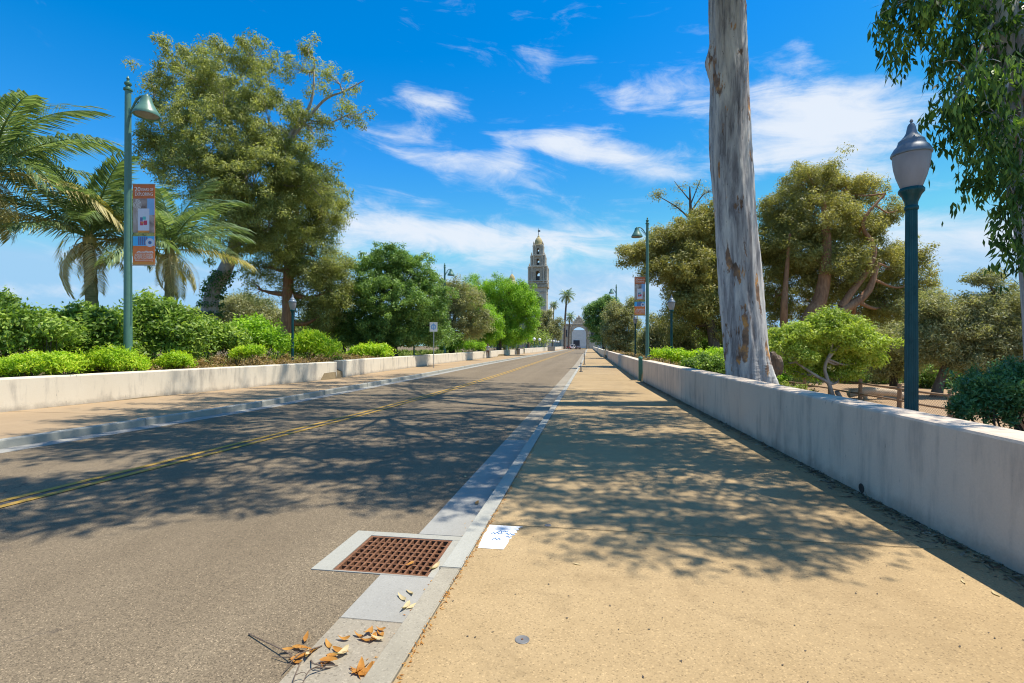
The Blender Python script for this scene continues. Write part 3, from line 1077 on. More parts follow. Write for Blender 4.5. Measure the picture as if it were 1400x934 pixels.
def banner(X, Y, z0, facing, label):
    """2.5 m x 0.72 m; origin at the pole, panel reaches along +X of its own axes, printed on the -Y face"""
    o = empty('street_banner', (X, Y, z0), label, 'banner', 'orange banners on the street lamps')
    x0, W, H = 0.14, 0.70, 2.56
    b = MB().box((x0 + W / 2, 0, H / 2), (W, 0.012, H))
    sheet = b.build('banner_sheet', M['b_orange'], o)
    for z in (-0.015, H + 0.015):
        MB().tube([(0.0, 0, z), (x0 + W + 0.03, 0, z)], 0.016, 8).build('rod', M['steel'], o)
    y = -0.0085

    def q(a, b_, c, d, mat, lift=0):
        flat_poly([(x0 + a * W, c * H), (x0 + b_ * W, c * H), (x0 + b_ * W, d * H), (x0 + a * W, d * H)], y - lift * 0.002).build('print_panel', mat, sheet)
    q(0, 1, 0.825, 1, M['b_brown'])
    q(0, 1, 0.39, 0.825, M['b_photo'])
    q(0.66, 1, 0.62, 0.825, M['b_sky'], 1)
    q(0, 1, 0.355, 0.40, M['b_green'], 1)
    q(0, 1, 0.235, 0.355, M['b_blue'])
    for k in range(5):
        q(0.25 + 0.09 * k, 0.31 + 0.09 * k, 0.245, 0.35, M['b_purple'], 1)
    q(0.24, 0.76, 0.42, 0.70, M['b_card'], 2)
    q(0.24, 0.76, 0.40, 0.425, M['b_gold'], 3)
    q(0.34, 0.46, 0.545, 0.59, M['b_purple'], 3)
    q(0.46, 0.60, 0.56, 0.60, M['b_teal'], 3)
    q(0.34, 0.48, 0.49, 0.54, M['b_red'], 3)
    q(0.50, 0.66, 0.495, 0.55, M['b_red'], 3)
    q(0.40, 0.50, 0.515, 0.53, M['b_gold'], 4)
    q(0, 1, 0.0, 0.035, M['b_gold'])
    for k in range(5):
        rr = 0.03 + 0.036 * k
        ring(x0 + 0.09, 0.745 * H, rr, rr + 0.014, y - 0.006, -math.pi * 0.42 if k > 1 else 0, math.pi * 0.5 if k > 1 else 2 * math.pi).build('ring_print', M['b_text'], sheet)
    ring(x0 + 0.55, 0.275 * H, 0.06, 0.14, y - 0.006).build('ring_print', M['b_card'], sheet)
    ring(x0 + 0.55, 0.275 * H, 0.0, 0.045, y - 0.006).build('dot_print', M['b_purple'], sheet)
    # little skyline of domes above the name
    for cx, rr in ((0.20, 0.055), (0.32, 0.04), (0.43, 0.06), (0.53, 0.04), (0.60, 0.05)):
        ring(x0 + cx, 0.150 * H, rr * 0.55, rr, y - 0.004, 0, math.pi, 12).build('dome_print', M['b_text'], sheet)
    q(0.15, 0.95, 0.143, 0.149, M['b_text'], 1)
    for body, size, cx, cz, wd in (('20', 0.20, 0.155, 0.915, 0.19), ('YEARS OF', 0.13, 0.46, 0.92, 0.40), ('EXPLORING', 0.15, 0.36, 0.86, 0.56),
                                   ('BALBOA PARK', 0.085, 0.36, 0.112, 0.58), ('EXPLORER', 0.14, 0.36, 0.072, 0.60), ('BalboaPark.org', 0.075, 0.36, 0.046, 0.56)):
        me = text_mesh(body, size, (x0 + cx, y - 0.006, cz * H), wd)
        link('lettering', me, M['b_text'], sheet)
    o.rotation_euler = (0, 0, facing)
    return o


L1, L2 = SLAMPS[0].location, SLAMPS[1].location
banner(L1.x + 0.02, L1.y, hz(362, L1.x, L1.y), math.radians(9), 'orange and blue park banner on the lamp pole beside the palms')


def banner_mirror():
    """the other banner hangs on the street side of its pole: the panel lies left of the pole and still reads from here"""
    o = banner(L2.x - 0.98, L2.y, hz(431, L2.x, L2.y), 0.0, 'orange and blue park banner on the lamp pole behind the low wall')
    return o


banner_mirror()

# short green post in the gap of the right wall
X, Y = spot(870.8, 23.1)
gp = empty('short_post', (float(wr(23)) - 0.02, 23.0, 0), 'short square green metal post standing in the gap of the low wall', 'post')
MB().box((0, 0, 0.5), (0.17, 0.17, 1.0)).build('body', M['green_dark'], gp, False, 0.015)
MB().lathe([(0.115, 1.0), (0.115, 1.03), (0.09, 1.06), (0.05, 1.09), (0.0, 1.1)], 4).build('cap', M['green_dark'], gp)
MB().box((0, 0, 0.02), (0.24, 0.24, 0.04)).build('foot_plate', M['green_dark'], gp, False, 0.006)

# square sign on a steel post
sx, sy = spot(593, 35.0)
sg = empty('street_sign', (sx, sy, 0), 'white and blue square sign on a thin steel post on the far sidewalk', 'sign', None, 0.0)
MB().tube([(0, 0, -0.1), (0, 0, 3.2)], 0.032, 8).build('post', M['steel'], sg, True)
pl = MB().box((0, -0.045, 2.88), (0.56, 0.012, 0.66)).build('plate', M['white'], sg, False, 0.004)
ring(0.0, 2.88, 0.10, 0.20, -0.055, math.radians(-60), math.radians(240)).build('blue_mark', M['b_sky'], pl)
flat_poly([(-0.05, 2.66), (0.06, 2.66), (0.03, 3.04), (-0.03, 3.04)], -0.0565).build('blue_mark', M['b_sky'], pl)
ring(0.0, 3.09, 0.0, 0.045, -0.0565).build('blue_mark', M['b_sky'], pl)
MB().box((0, -0.02, 2.75), (0.08, 0.04, 0.03)).build('bracket', M['steel'], sg)
MB().box((0, -0.02, 3.05), (0.08, 0.04, 0.03)).build('bracket', M['steel'], sg)

# kerbside markers
for px, py, h, lab in ((793.4, 508.5, 0.56, 'short dark marker post at the kerb, the lower of two'), (796.6, 498.5, 1.08, 'taller dark marker post at the kerb, beyond the short one')):
    d = EYE * F / (py - 472)
    X, Y = spot(px, d)
    X = float(kr(Y)) + 0.22
    b = empty('marker_post', (X, Y, 0), lab, 'post')
    MB().lathe([(0.045, 0), (0.04, 0.02), (0.038, h - 0.05), (0.03, h), (0.0, h + 0.01)], 12).build('shaft', M['grey'], b, True)
    MB().lathe([(0.11, 0), (0.11, 0.02), (0.06, 0.05), (0.04, 0.06)], 14).build('foot', M['black'], b, True)
    MB().lathe([(0.042, h - 0.2), (0.042, h - 0.1)], 12).build('band', M['white'], b, True)

# litter bin on the far sidewalk
X, Y = spot(704.5, 84)
X = max(X, float(wl(Y)) + 0.5)
tb = empty('litter_bin', (X, Y, 0), 'dark round litter bin against the far cream wall', 'litter bin')
MB().lathe([(0.27, 0.0), (0.29, 0.05), (0.31, 0.8), (0.32, 0.84)], 16).build('drum', M['grey'], tb, True)
MB().lathe([(0.33, 0.84), (0.33, 0.9), (0.24, 1.0), (0.0, 1.02)], 16).build('lid', M['black'], tb, True)

# grey poles by the bright green trees
for px, d, lab in ((694.6, 80, 'slim grey pole in front of the bright green trees, before the litter bin'), (709.2, 90, 'slim grey pole in front of the bright green trees, past the litter bin')):
    X, Y = spot(px, d)
    X = min(X, float(wl(Y)) - 0.8)
    p = empty('slim_pole', (X, Y, 0.3), lab, 'pole')
    MB().lathe([(0.055, -0.3), (0.045, 2.8)], 10).build('shaft', M['steel'], p, True)
    MB().lathe([(0.06, 2.8), (0.05, 2.84), (0.0, 2.86)], 10).build('cap', M['steel'], p, True)

# row of white globe lamps along the bridge
gl_p = empty('globe_lamp', (0, 0, 0), 'white round globe lamp in the row along the far bridge parapet', 'lamp', 'globe lamps along the bridge')
MB().lathe([(0.10, 0), (0.10, 0.15), (0.06, 0.2), (0.045, 1.6)], 10).build('shaft', M['teal'], gl_p, True)
MB().lathe([(0.0, 1.58)] + [(0.36 * math.sin(a), 1.92 - 0.36 * math.cos(a)) for a in np.linspace(0.25, math.pi - 0.02, 9)], 16).build('globe', M['white'], gl_p, True)
used = [False]
for k in range(9):
    Y = 97 + 11.5 * k
    place(gl_p, used, float(wl(Y)) - 0.2, Y, gl_p['label'], 1.0)
pd = empty('stone_pedestal', (float(wl(140)) + 0.9, 140, 0), 'pale grey stone block beside the far parapet below the globe lamps', 'pedestal')
MB().box((0, 0, 0.55), (2.3, 1.4, 1.1)).build('block', M['kerb'], pd, False, 0.02)
MB().box((0, 0, 1.16), (2.5, 1.6, 0.12)).build('coping', M['kerb'], pd, False, 0.02)
X, Y = spot(763.5, 190)
ub = empty('utility_post', (X, Y, 0), 'dark narrow utility post on the far bridge sidewalk', 'post')
MB().box((0, 0, 0.9), (0.45, 0.4, 1.8)).build('cabinet', M['grey'], ub, False, 0.03)
MB().box((0, 0, 1.84), (0.55, 0.5, 0.08)).build('lid', M['teal_cap'], ub, False, 0.02)

# ------------------------------------------------------------------ trees
def leaves_mesh(name, C, A, S, L, W, mat, parent, fold=None):
    """C base points, A unit axes, S unit side vectors, L lengths, W widths: one kite-shaped blade each"""
    n = len(C)
    if fold == 'tri':      # small far leaves: one face each
        V = np.empty((n, 3, 3), dtype=np.float32)
        a = A * L[:, None]
        s = S * (W * 0.5)[:, None]
        V[:, 0] = C - s
        V[:, 1] = C + a
        V[:, 2] = C + s
        return link(name, quad_mesh(name, V.reshape(-1, 3), np.arange(n * 3, dtype=np.int32).reshape(n, 3)), mat, parent)
    V = np.empty((n, 4, 3), dtype=np.float32)
    a = A * L[:, None]
    s = S * (W * 0.5)[:, None]
    V[:, 0] = C
    V[:, 1] = C + a * 0.42 + s
    V[:, 2] = C + a
    V[:, 3] = C + a * 0.42 - s
    Q = np.arange(n * 4, dtype=np.int32).reshape(n, 4)
    return link(name, quad_mesh(name, V.reshape(-1, 3), Q), mat, parent)


def unit(v):
    return v / (np.linalg.norm(v, axis=-1, keepdims=True) + 1e-9)


def leaf_cloud(rg, centers, spread, per, L, W, droop, flat=0.0, face=0.65):
    """leaf tufts about clump centres: blades lie on the tuft's skin, turned outward; droop -1 hangs, +1 stands"""
    n = len(centers) * per
    d = unit(rg.normal(0, 1, (n, 3)))
    rr = rg.uniform(0.25, 1.45, (n, 1)) ** 0.8
    C = np.repeat(centers, per, axis=0) + d * rr * np.repeat(np.broadcast_to(spread, (len(centers), 3)), per, axis=0) * 1.35
    N = unit(d * face + rg.normal(0, 1, (n, 3)) * (1 - face) * 0.8 + np.array((0, 0, 0.25)))
    A = rg.normal(0, 1, (n, 3)) + d * 0.3
    A[:, 2] += droop * 1.4
    A = unit(A - N * np.sum(A * N, axis=1, keepdims=True) * 0.85)
    S = unit(np.cross(N, A))
    l = L * rg.uniform(0.65, 1.3, n)
    wd = W * rg.uniform(0.7, 1.25, n)
    return C, A, S, l, wd


TRIS = [0]


def tree(name, label, Y, limbs, blobs, lmat, bmat, leaf=(0.2, 0.08), nclump=400, per=40, spread=0.3, droop=-0.6, seed=1, nbr=5, group=None, twig=0.03, ground=None, shell=0.45, cat='tree', offs=None, ivy=None):
    """limbs: lists of (px, py, radius m[, dY]); blobs: (px, py, rx px, ry px[, dY, weight]) in the picture plane at distance Y;
    every blob is a full ellipsoid of leaf clumps, joined to the limbs by branches"""
    rg = np.random.default_rng(seed)
    b0 = limbs[0][0]
    base = pt(b0[0], b0[1], Y)
    if ground is None:
        ground = ground_z(base[0], Y)
    root = empty(name, (base[0], base[1], ground), label, cat, group)
    org = np.array((base[0], base[1], ground))
    sk_p, sk_r = [], []
    TV, TQ, n0 = [], [], 0

    def add_tube(P, Rr, sides):
        nonlocal n0
        V, Q = tube_np(P, Rr, sides)
        TV.append(V)
        TQ.append(Q + n0)
        n0 += len(V)
    for li, lb in enumerate(limbs):
        P = []
        for k in lb:
            dY = k[3] if len(k) > 3 else 0.0
            p = pt(k[0], k[1], Y + dY)
            P.append((*p, k[2]))
        if li == 0:
            P[0] = (org[0], org[1], ground - 0.25, P[0][3] * 1.25)
        P = curve_pts(P, 6 * len(P))
        Pn = P[:, :3] + rg.normal(0, 0.02, (len(P), 3)) * (P[:, 3:4] * 2)
        add_tube(Pn - org, np.maximum(P[:, 3], 0.01), 10 if li == 0 else 7)
        sk_p.append(Pn)
        sk_r.append(P[:, 3])
    skp = np.vstack(sk_p)
    skr = np.concatenate(sk_r)
    wts = np.array([(b[2] * b[3]) * (b[5] if len(b) > 5 else 1.0) for b in blobs], dtype=float)
    wts /= wts.sum()
    allC, allS = [], []
    for b, wt in zip(blobs, wts):
        dY = b[4] if len(b) > 4 else 0.0
        c = pt(b[0], b[1], Y + dY)
        k = dep(c[0], c[1]) / F
        rad = np.array((b[2] * k, (b[2] * k + b[3] * k) * 0.5, b[3] * k))
        m = max(4, int(nclump * wt))
        d = unit(rg.normal(0, 1, (m, 3)))
        # lumpy outline
        lump = 0.84 + 0.24 * np.sin(d[:, 0] * 5 + seed + b[1]) * np.sin(d[:, 2] * 6 + b[0]) + 0.08 * np.sin(d[:, 1] * 11 + d[:, 2] * 9) + rg.normal(0, 0.05, m)
        rr = (rg.uniform(shell, 1.0, m) ** 0.6) * lump
        stray = rg.random(m) < 0.14
        rr = np.where(stray, rr * rg.uniform(1.08, 1.32, m), rr)
        C = c + d * rad * 1.06 * rr[:, None]
        allC.append(C)
        allS.append(np.broadcast_to(spread * (0.7 + 0.5 * rg.random((m, 1))), (m, 3)) * np.array((1, 1, 0.75 if droop > -0.5 else 1.0)))
        # branch from the nearest limb point to the blob, then to some clumps
        dist = np.linalg.norm(skp - c, axis=1) + np.where(skp[:, 2] > c[2], 3.0, 0.0)
        i = int(dist.argmin())
        p0, r0 = skp[i], skr[i]
        mid = (p0 + c) / 2 + np.array((0, 0, -0.12 * np.linalg.norm(c - p0))) + rg.normal(0, 0.1, 3) * rad
        B = curve_pts([p0, mid, c], 9)
        rb = np.linspace(max(r0 * 0.6, twig * 2), twig * 1.2, 9)
        add_tube(B - org, rb, 6)
        pick = rg.choice(m, min(m, nbr * 4), replace=False)
        for q in pick[:nbr * 3]:
            e = C[q]
            j = int(np.linalg.norm(B - e, axis=1).argmin())
            j = max(1, j - 1)
            s0 = B[j]
            mm = (s0 + e) / 2 + rg.normal(0, 0.06, 3) * np.linalg.norm(e - s0)
            add_tube(curve_pts([s0, mm, e], 5) - org, np.linspace(twig * 0.9, twig * 0.25, 5), 4)
    V, Q = np.vstack(TV), np.vstack(TQ)
    link('trunk', quad_mesh('trunk', V, Q, True), bmat, root)
    C, A, S, l, wd = leaf_cloud(rg, np.vstack(allC), np.vstack(allS), int(per * 1.9), leaf[0] * 0.78, leaf[1] * 0.78, droop)
    leaves_mesh('crown', C - org, A, S, l, wd, lmat, root, 'tri')
    TRIS[0] += 2 * len(C) + 2 * len(Q)
    if ivy:
        tp = sk_p[0]
        tr_ = sk_r[0]
        sel = np.where(tp[:, 2] < ivy)[0]
        n = 2600
        ii = rg.choice(sel, n)
        a = rg.uniform(0, 2 * np.pi, n)
        nrm = np.stack([np.cos(a), np.sin(a), np.zeros(n)], 1)
        C = tp[ii] + nrm * (tr_[ii] + rg.uniform(0.0, 0.22, n))[:, None] + rg.normal(0, 0.1, (n, 3))
        A = unit(nrm * 0.5 + rg.normal(0, 0.5, (n, 3)) + np.array((0, 0, -0.5)))
        S = unit(np.cross(A, rg.normal(0, 1, (n, 3))))
        leaves_mesh('ivy', C - org, A, S, 0.15 * rg.uniform(0.6, 1.2, n), 0.12 * rg.uniform(0.7, 1.2, n), M['ivy'], root)
    return root


# left: the tall olive eucalyptus with ivy on its leaning trunk, and its neighbour
tree('eucalyptus_tree', 'tall olive eucalyptus with an ivy covered leaning trunk behind the palms', 29.0,
     [[(278, 455, 0.52), (290, 405, 0.46), (312, 360, 0.40), (330, 300, 0.30), (330, 220, 0.22), (300, 130, 0.12)],
      [(318, 345, 0.22), (365, 270, 0.17), (395, 190, 0.13), (425, 140, 0.08), (430, 80, 0.04)],
      [(395, 195, 0.10), (440, 140, 0.08), (470, 125, 0.05), (498, 110, 0.03)],
      [(330, 290, 0.18), (270, 220, 0.14), (220, 170, 0.08)]],
     [(262, 105, 52, 46), (320, 110, 60, 50), (235, 175, 48, 52), (300, 185, 75, 70, -1), (360, 170, 60, 62), (215, 210, 30, 34), (275, 235, 62, 42, -1.5), (345, 250, 72, 62, -1),
      (400, 235, 40, 52, 0), (420, 170, 40, 40, 0, 0.45), (412, 95, 28, 34, 0, 0.35), (465, 115, 30, 28, 0, 0.30), (480, 155, 26, 24, 0, 0.40), (420, 62, 12, 18, 0, 0.5),
      (330, 310, 48, 46, -1), (370, 300, 48, 50, 0), (305, 268, 38, 30, -2), (212, 118, 24, 22, 0, 0.5), (430, 250, 40, 34, 0.5, 0.8), (345, 75, 40, 26, 0, 0.6)],
     M['euc'], M['bark_pale'], (0.250, 0.085), 1450, 54, 0.300, -0.45, 11, 5, 'eucalyptus trees', ivy=6.5)
tree('eucalyptus_tree', 'olive eucalyptus with a straight bare lower trunk behind the globe lamp in the plants', 33.0,
     [[(394, 458, 0.42), (394, 400, 0.38), (396, 350, 0.30), (405, 290, 0.2), (410, 240, 0.1)], [(396, 350, 0.2), (430, 310, 0.14), (445, 270, 0.08)]],
     [(410, 265, 46, 42), (446, 285, 34, 40), (385, 330, 44, 40), (430, 350, 46, 52), (455, 395, 30, 48, 1), (370, 365, 32, 26, 0, 0.6), (412, 400, 26, 34, 1, 0.6), (440, 430, 26, 30, 1.5, 0.8), (352, 395, 14, 28, 0, 0.35), (425, 445, 34, 28, 3, 0.8)],
     M['euc'], M['bark_orange'], (0.240, 0.081), 960, 51, 0.357, -0.30, 12, 5, 'eucalyptus trees')
# dense dark green tree
tree('broadleaf_tree', 'dense dark green rounded tree standing behind the gap in the cream wall', 37.0,
     [[(537, 478, 0.34), (537, 455, 0.30), (538, 425, 0.24), (536, 390, 0.16)], [(521, 474, 0.2, 0.5), (515, 440, 0.15), (505, 410, 0.10)], [(560, 474, 0.2, 0.3), (558, 440, 0.15), (562, 410, 0.1)]],
     [(535, 356, 38, 26), (505, 378, 38, 32), (562, 374, 40, 30), (584, 384, 18, 20, 0, 0.7), (480, 414, 38, 32, -1), (530, 405, 50, 32, -1.5), (580, 415, 42, 30, -1), (488, 448, 40, 28, 0), (530, 444, 48, 24, -1), (588, 444, 30, 22), (462, 444, 26, 30, 0.5), (510, 462, 50, 14, -0.5), (570, 462, 44, 13, -0.5)],
     M['dkgreen'], M['bark_dark'], (0.180, 0.125), 1210, 50, 0.270, 0.05, 13, 4)
tree('broadleaf_tree', 'grey green spreading tree behind the square sign with brown inner leaves', 52.0,
     [[(618, 476, 0.3), (618, 455, 0.25), (622, 430, 0.18), (620, 410, 0.1)]],
     [(615, 402, 28, 24), (640, 412, 26, 24), (594, 416, 26, 22), (625, 432, 30, 18), (655, 440, 20, 18), (600, 444, 24, 14), (632, 452, 34, 14), (585, 440, 18, 16)],
     M['euc_grey'], M['bark_dark'], (0.240, 0.110), 500, 46, 0.350, -0.10, 14, 3)
tree('pepper_tree', 'bright green weeping tree over the litter bin, the larger of two', 76.0,
     [[(682, 474, 0.35), (684, 455, 0.3), (692, 425, 0.2), (696, 400, 0.12)]],
     [(688, 396, 26, 20), (712, 408, 22, 28), (634, 404, 26, 20, 4), (655, 412, 26, 24, 2), (676, 418, 18, 20), (700, 430, 22, 20), (726, 430, 12, 26), (664, 400, 20, 16, 2), (650, 384, 9, 12, 3, 0.6), (700, 455, 30, 18), (680, 450, 20, 20), (655, 440, 22, 24, 2)],
     M['bright'], M['bark_brown'], (0.289, 0.119), 1300, 48, 0.420, -0.70, 15, 3, 'weeping bright green trees')
tree('pepper_tree', 'smaller yellow green weeping tree behind the walking person', 62.0,
     [[(655, 474, 0.25), (657, 458, 0.2), (660, 440, 0.12)]],
     [(660, 428, 18, 18), (674, 445, 16, 18), (655, 450, 14, 14), (668, 462, 14, 8)],
     M['bright'], M['bark_brown'], (0.30, 0.13), 260, 36, 0.35, -0.7, 16, 3, 'weeping bright green trees')
tree('eucalyptus_tree', 'thin dark eucalyptus in front of the tower shaft', 125.0,
     [[(722, 472, 0.4), (722, 440, 0.32), (720, 410, 0.2), (714, 395, 0.1)]],
     [(714, 393, 9, 7), (724, 402, 10, 8), (708, 404, 10, 9), (728, 415, 9, 7, 0, 0.6), (737, 412, 7, 6, 0, 0.6)],
     M['dkgreen'], M['bark_brown'], (0.5, 0.25), 190, 30, 0.5, -0.4, 17, 3, 'eucalyptus trees')
tree('eucalyptus_tree', 'grey olive eucalyptus with pale bare forks behind the row of globe lamps', 150.0,
     [[(741, 472, 0.4), (742, 455, 0.35), (746, 440, 0.2), (750, 428, 0.1)], [(742, 455, 0.25), (737, 440, 0.16), (733, 428, 0.1)]],
     [(738, 445, 12, 16, 0, 0.8), (752, 450, 10, 13), (745, 432, 10, 9), (760, 452, 8, 10), (732, 458, 10, 9), (764, 440, 6, 6, 0, 0.6)],
     M['euc_grey'], M['bark_pale'], (0.55, 0.25), 330, 32, 0.6, -0.5, 18, 3, 'eucalyptus trees')
# background behind the left shrubs
tree('broadleaf_tree', 'low grey green tree between the ivy trunk and the bare straight trunk', 44.0,
     [[(335, 462, 0.25), (335, 440, 0.2), (338, 420, 0.12)]],
     [(330, 415, 26, 16), (350, 425, 26, 20), (312, 425, 20, 18), (372, 435, 22, 16), (345, 445, 40, 14)],
     M['euc_grey'], M['bark_dark'], (0.26, 0.11), 420, 34, 0.4, -0.1, 19, 3)
tree('broadleaf_tree', 'dark green bushy tree filling the ground beneath the dense rounded tree', 46.0,
     [[(470, 474, 0.2), (470, 460, 0.16), (470, 445, 0.1)]],
     [(455, 450, 30, 22), (490, 455, 34, 20), (540, 455, 44, 18), (595, 458, 40, 15), (430, 462, 24, 14)],
     M['dkgreen'], M['bark_dark'], (0.26, 0.14), 420, 34, 0.4, 0.0, 20, 3)

# right side
tree('eucalyptus_tree', 'large olive gold eucalyptus with orange limbs behind the lime green tree', 40.0,
     [[(1082, 505, 0.7, -2.6), (1090, 470, 0.6, -2.6), (1110, 430, 0.5, -2.6), (1125, 395, 0.42, -2.6), (1130, 330, 0.3, -2.6), (1125, 270, 0.14, -2.6)], [(1100, 445, 0.42, -2.6), (1150, 425, 0.34, -2.6), (1185, 400, 0.24, -2.6), (1200, 360, 0.14, -2.6)],
      [(1075, 490, 0.3, -1.5), (1072, 430, 0.25, -2.6), (1075, 380, 0.16, -2.6), (1080, 320, 0.1, -2.6)], [(1150, 420, 0.26, -2.6), (1195, 350, 0.17, -2.6), (1180, 305, 0.12, -2.6), (1210, 265, 0.05, -2.6)]],
     [(1110, 250, 48, 29), (1150, 262, 32, 25), (1075, 285, 38, 32), (1125, 300, 54, 38, -1.5), (1190, 260, 25, 21, 0, 0.55), (1212, 290, 21, 19, 0, 0.55), (1175, 315, 38, 32, 0, 0.8), (1085, 345, 45, 43, -1),
      (1140, 365, 50, 38, -1.5), (1200, 365, 45, 35), (1240, 350, 29, 25, 0, 0.5), (1100, 410, 43, 32, 1.5, 0.6), (1165, 420, 48, 32, 1.5, 0.6), (1225, 415, 43, 32, 0.5), (1255, 385, 21, 25, 0, 0.5), (1062, 330, 25, 48), (1060, 400, 19, 48, 1)],
     M['euc_gold'], M['bark_orange'], (0.240, 0.090), 1954, 54, 0.368, -0.20, 21, 5, 'eucalyptus trees')
tree('eucalyptus_tree', 'golden olive spreading tree behind the banner lamp and the smooth trunk', 38.0,
     [[(982, 500, 0.42), (975, 460, 0.36), (962, 420, 0.28), (950, 380, 0.2), (945, 330, 0.12)], [(962, 420, 0.2), (930, 380, 0.14), (890, 350, 0.08), (865, 345, 0.05)]],
     [(955, 320, 40, 32), (985, 310, 40, 36), (920, 330, 36, 26), (885, 345, 28, 22, 0, 0.8), (862, 350, 18, 16, 0, 0.7), (945, 370, 50, 32, -1), (985, 380, 40, 40), (905, 372, 30, 20, -1, 0.7), (950, 415, 44, 32, -1), (930, 440, 30, 24, 1, 0.7), (985, 440, 36, 30, 1), (1010, 350, 30, 60, 2)],
     M['euc_gold'], M['bark_brown'], (0.240, 0.102), 1494, 54, 0.336, -0.10, 22, 5)
tree('bare_tree', 'nearly bare tree top sticking out above the golden olive tree', 46.0,
     [[(946, 480, 0.4), (946, 400, 0.3), (945, 330, 0.2), (944, 285, 0.13), (943, 255, 0.05)], [(944, 300, 0.08), (925, 283, 0.06), (900, 268, 0.03)], [(944, 290, 0.08), (960, 268, 0.05), (975, 258, 0.02)],
      [(944, 275, 0.06), (930, 258, 0.04), (922, 248, 0.02)], [(944, 280, 0.06), (952, 260, 0.04), (958, 245, 0.02)], [(944, 310, 0.07), (968, 292, 0.05), (985, 280, 0.03)]],
     [(900, 266, 9, 6, 0, 0.7), (925, 280, 8, 5, 0, 0.5), (970, 262, 10, 6, 0, 0.3), (930, 255, 10, 6, 0, 0.2), (955, 252, 9, 6, 0, 0.2)],
     M['euc_grey'], M['bark_brown'], (0.22, 0.08), 46, 14, 0.42, -0.2, 23, 9, None, 0.022)
tree('broadleaf_tree', 'lime green low tree with pale twisting branches behind the rail fence', 25.0,
     [[(1144, 536, 0.085), (1130, 515, 0.08), (1128, 500, 0.07), (1136, 480, 0.06), (1140, 455, 0.03)], [(1136, 525, 0.09), (1118, 515, 0.07), (1095, 500, 0.05), (1075, 485, 0.03)], [(1132, 490, 0.09), (1150, 470, 0.06), (1170, 455, 0.04)], [(1144, 535, 0.1), (1150, 546, 0.1)]],
     [(1108, 454, 36, 20), (1150, 448, 38, 20), (1080, 468, 28, 20), (1176, 470, 30, 20), (1124, 478, 44, 18, 1.0), (1190, 490, 20, 12, 0.5, 0.9), (1160, 492, 26, 12, 0.6), (1072, 492, 16, 14, 1, 0.7), (1095, 488, 22, 10, -0.5, 0.8), (1132, 432, 24, 10, 0, 0.7), (1105, 506, 28, 11, 0.8, 0.9), (1150, 510, 30, 11, 0.8, 0.9), (1065, 475, 14, 12, 0, 0.6), (1198, 472, 12, 9, 0, 0.6), (1062, 452, 12, 9, 0, 0.6)],
     M['lime'], M['bark_pale'], (0.170, 0.085), 675, 37, 0.209, 0.05, 24, 5)
tree('broadleaf_tree', 'low olive tree with a leaning dark trunk between the lamp post and the clipped bush', 27.0,
     [[(1277, 555, 0.24), (1284, 525, 0.2), (1292, 505, 0.17), (1305, 485, 0.13), (1330, 460, 0.08)], [(1292, 505, 0.14), (1285, 470, 0.10), (1275, 440, 0.06)], [(1305, 485, 0.1), (1345, 440, 0.07), (1360, 415, 0.05), (1352, 385, 0.03)], [(1345, 440, 0.06), (1390, 435, 0.05)]],
     [(1275, 425, 30, 24), (1300, 450, 40, 30), (1335, 430, 34, 28), (1265, 470, 34, 28), (1365, 470, 40, 36), (1350, 380, 22, 14, 0, 0.7), (1395, 430, 34, 36), (1320, 490, 44, 22), (1265, 410, 22, 14, 1, 0.5), (1390, 490, 36, 30), (1370, 405, 22, 16, 0, 0.4)],
     M['euc_grey'], M['bark_brown'], (0.170, 0.068), 1300, 47, 0.234, -0.10, 25, 5)
tree('broadleaf_tree', 'grey brown twiggy tree standing between the lime green tree and the lamp post', 31.0,
     [[(1222, 528, 0.2), (1222, 505, 0.16), (1226, 480, 0.1)], [(1222, 510, 0.1), (1208, 490, 0.06)], [(1223, 505, 0.1), (1240, 485, 0.06)]],
     [(1215, 470, 30, 26), (1240, 480, 28, 26), (1225, 500, 30, 18), (1200, 500, 18, 20, 0, 0.6)],
     M['euc_grey'], M['bark_dark'], (0.2, 0.075), 360, 30, 0.3, -0.2, 26, 4)
# towards the bridge on the right
tree('broadleaf_tree', 'brown olive tree beside the far street lamp over the low wall', 62.0,
     [[(846, 488, 0.3), (846, 470, 0.25), (847, 445, 0.15)]],
     [(845, 430, 20, 18), (858, 445, 16, 20), (838, 455, 18, 18), (850, 470, 20, 14), (866, 420, 10, 12, 1)],
     M['euc_grey'], M['bark_brown'], (0.30, 0.13), 460, 36, 0.38, -0.3, 27, 3)
tree('broadleaf_tree', 'dark green tree next to the archway over the bridge parapet', 110.0,
     [[(826, 474, 0.35), (825, 455, 0.28), (821, 430, 0.16)]],
     [(808, 425, 11, 12), (820, 418, 14, 12), (832, 415, 14, 12), (815, 445, 14, 14), (828, 440, 14, 18), (822, 462, 16, 9), (804, 440, 6, 8, 0, 0.6)],
     M['dkgreen'], M['bark_dark'], (0.45, 0.22), 420, 36, 0.5, -0.2, 28, 3)
tree('weeping_tree', 'grey green weeping tree between the globe lamps behind the low wall', 42.0,
     [[(905, 490, 0.2), (905, 470, 0.16), (903, 450, 0.1)]],
     [(900, 452, 18, 18), (915, 465, 22, 20), (888, 468, 16, 16), (935, 470, 20, 16), (910, 480, 30, 12)],
     M['euc_grey'], M['bark_brown'], (0.30, 0.09), 520, 34, 0.34, -0.9, 29, 3)
tree('broadleaf_tree', 'fresh green bushy tree behind the round bush and smooth trunk', 44.0,
     [[(962, 500, 0.2), (962, 480, 0.15), (962, 465, 0.1)]],
     [(950, 470, 24, 18), (975, 475, 22, 20), (930, 480, 20, 14), (990, 470, 20, 26)],
     M['shrub'], M['bark_dark'], (0.26, 0.13), 360, 34, 0.36, 0.0, 30, 3)
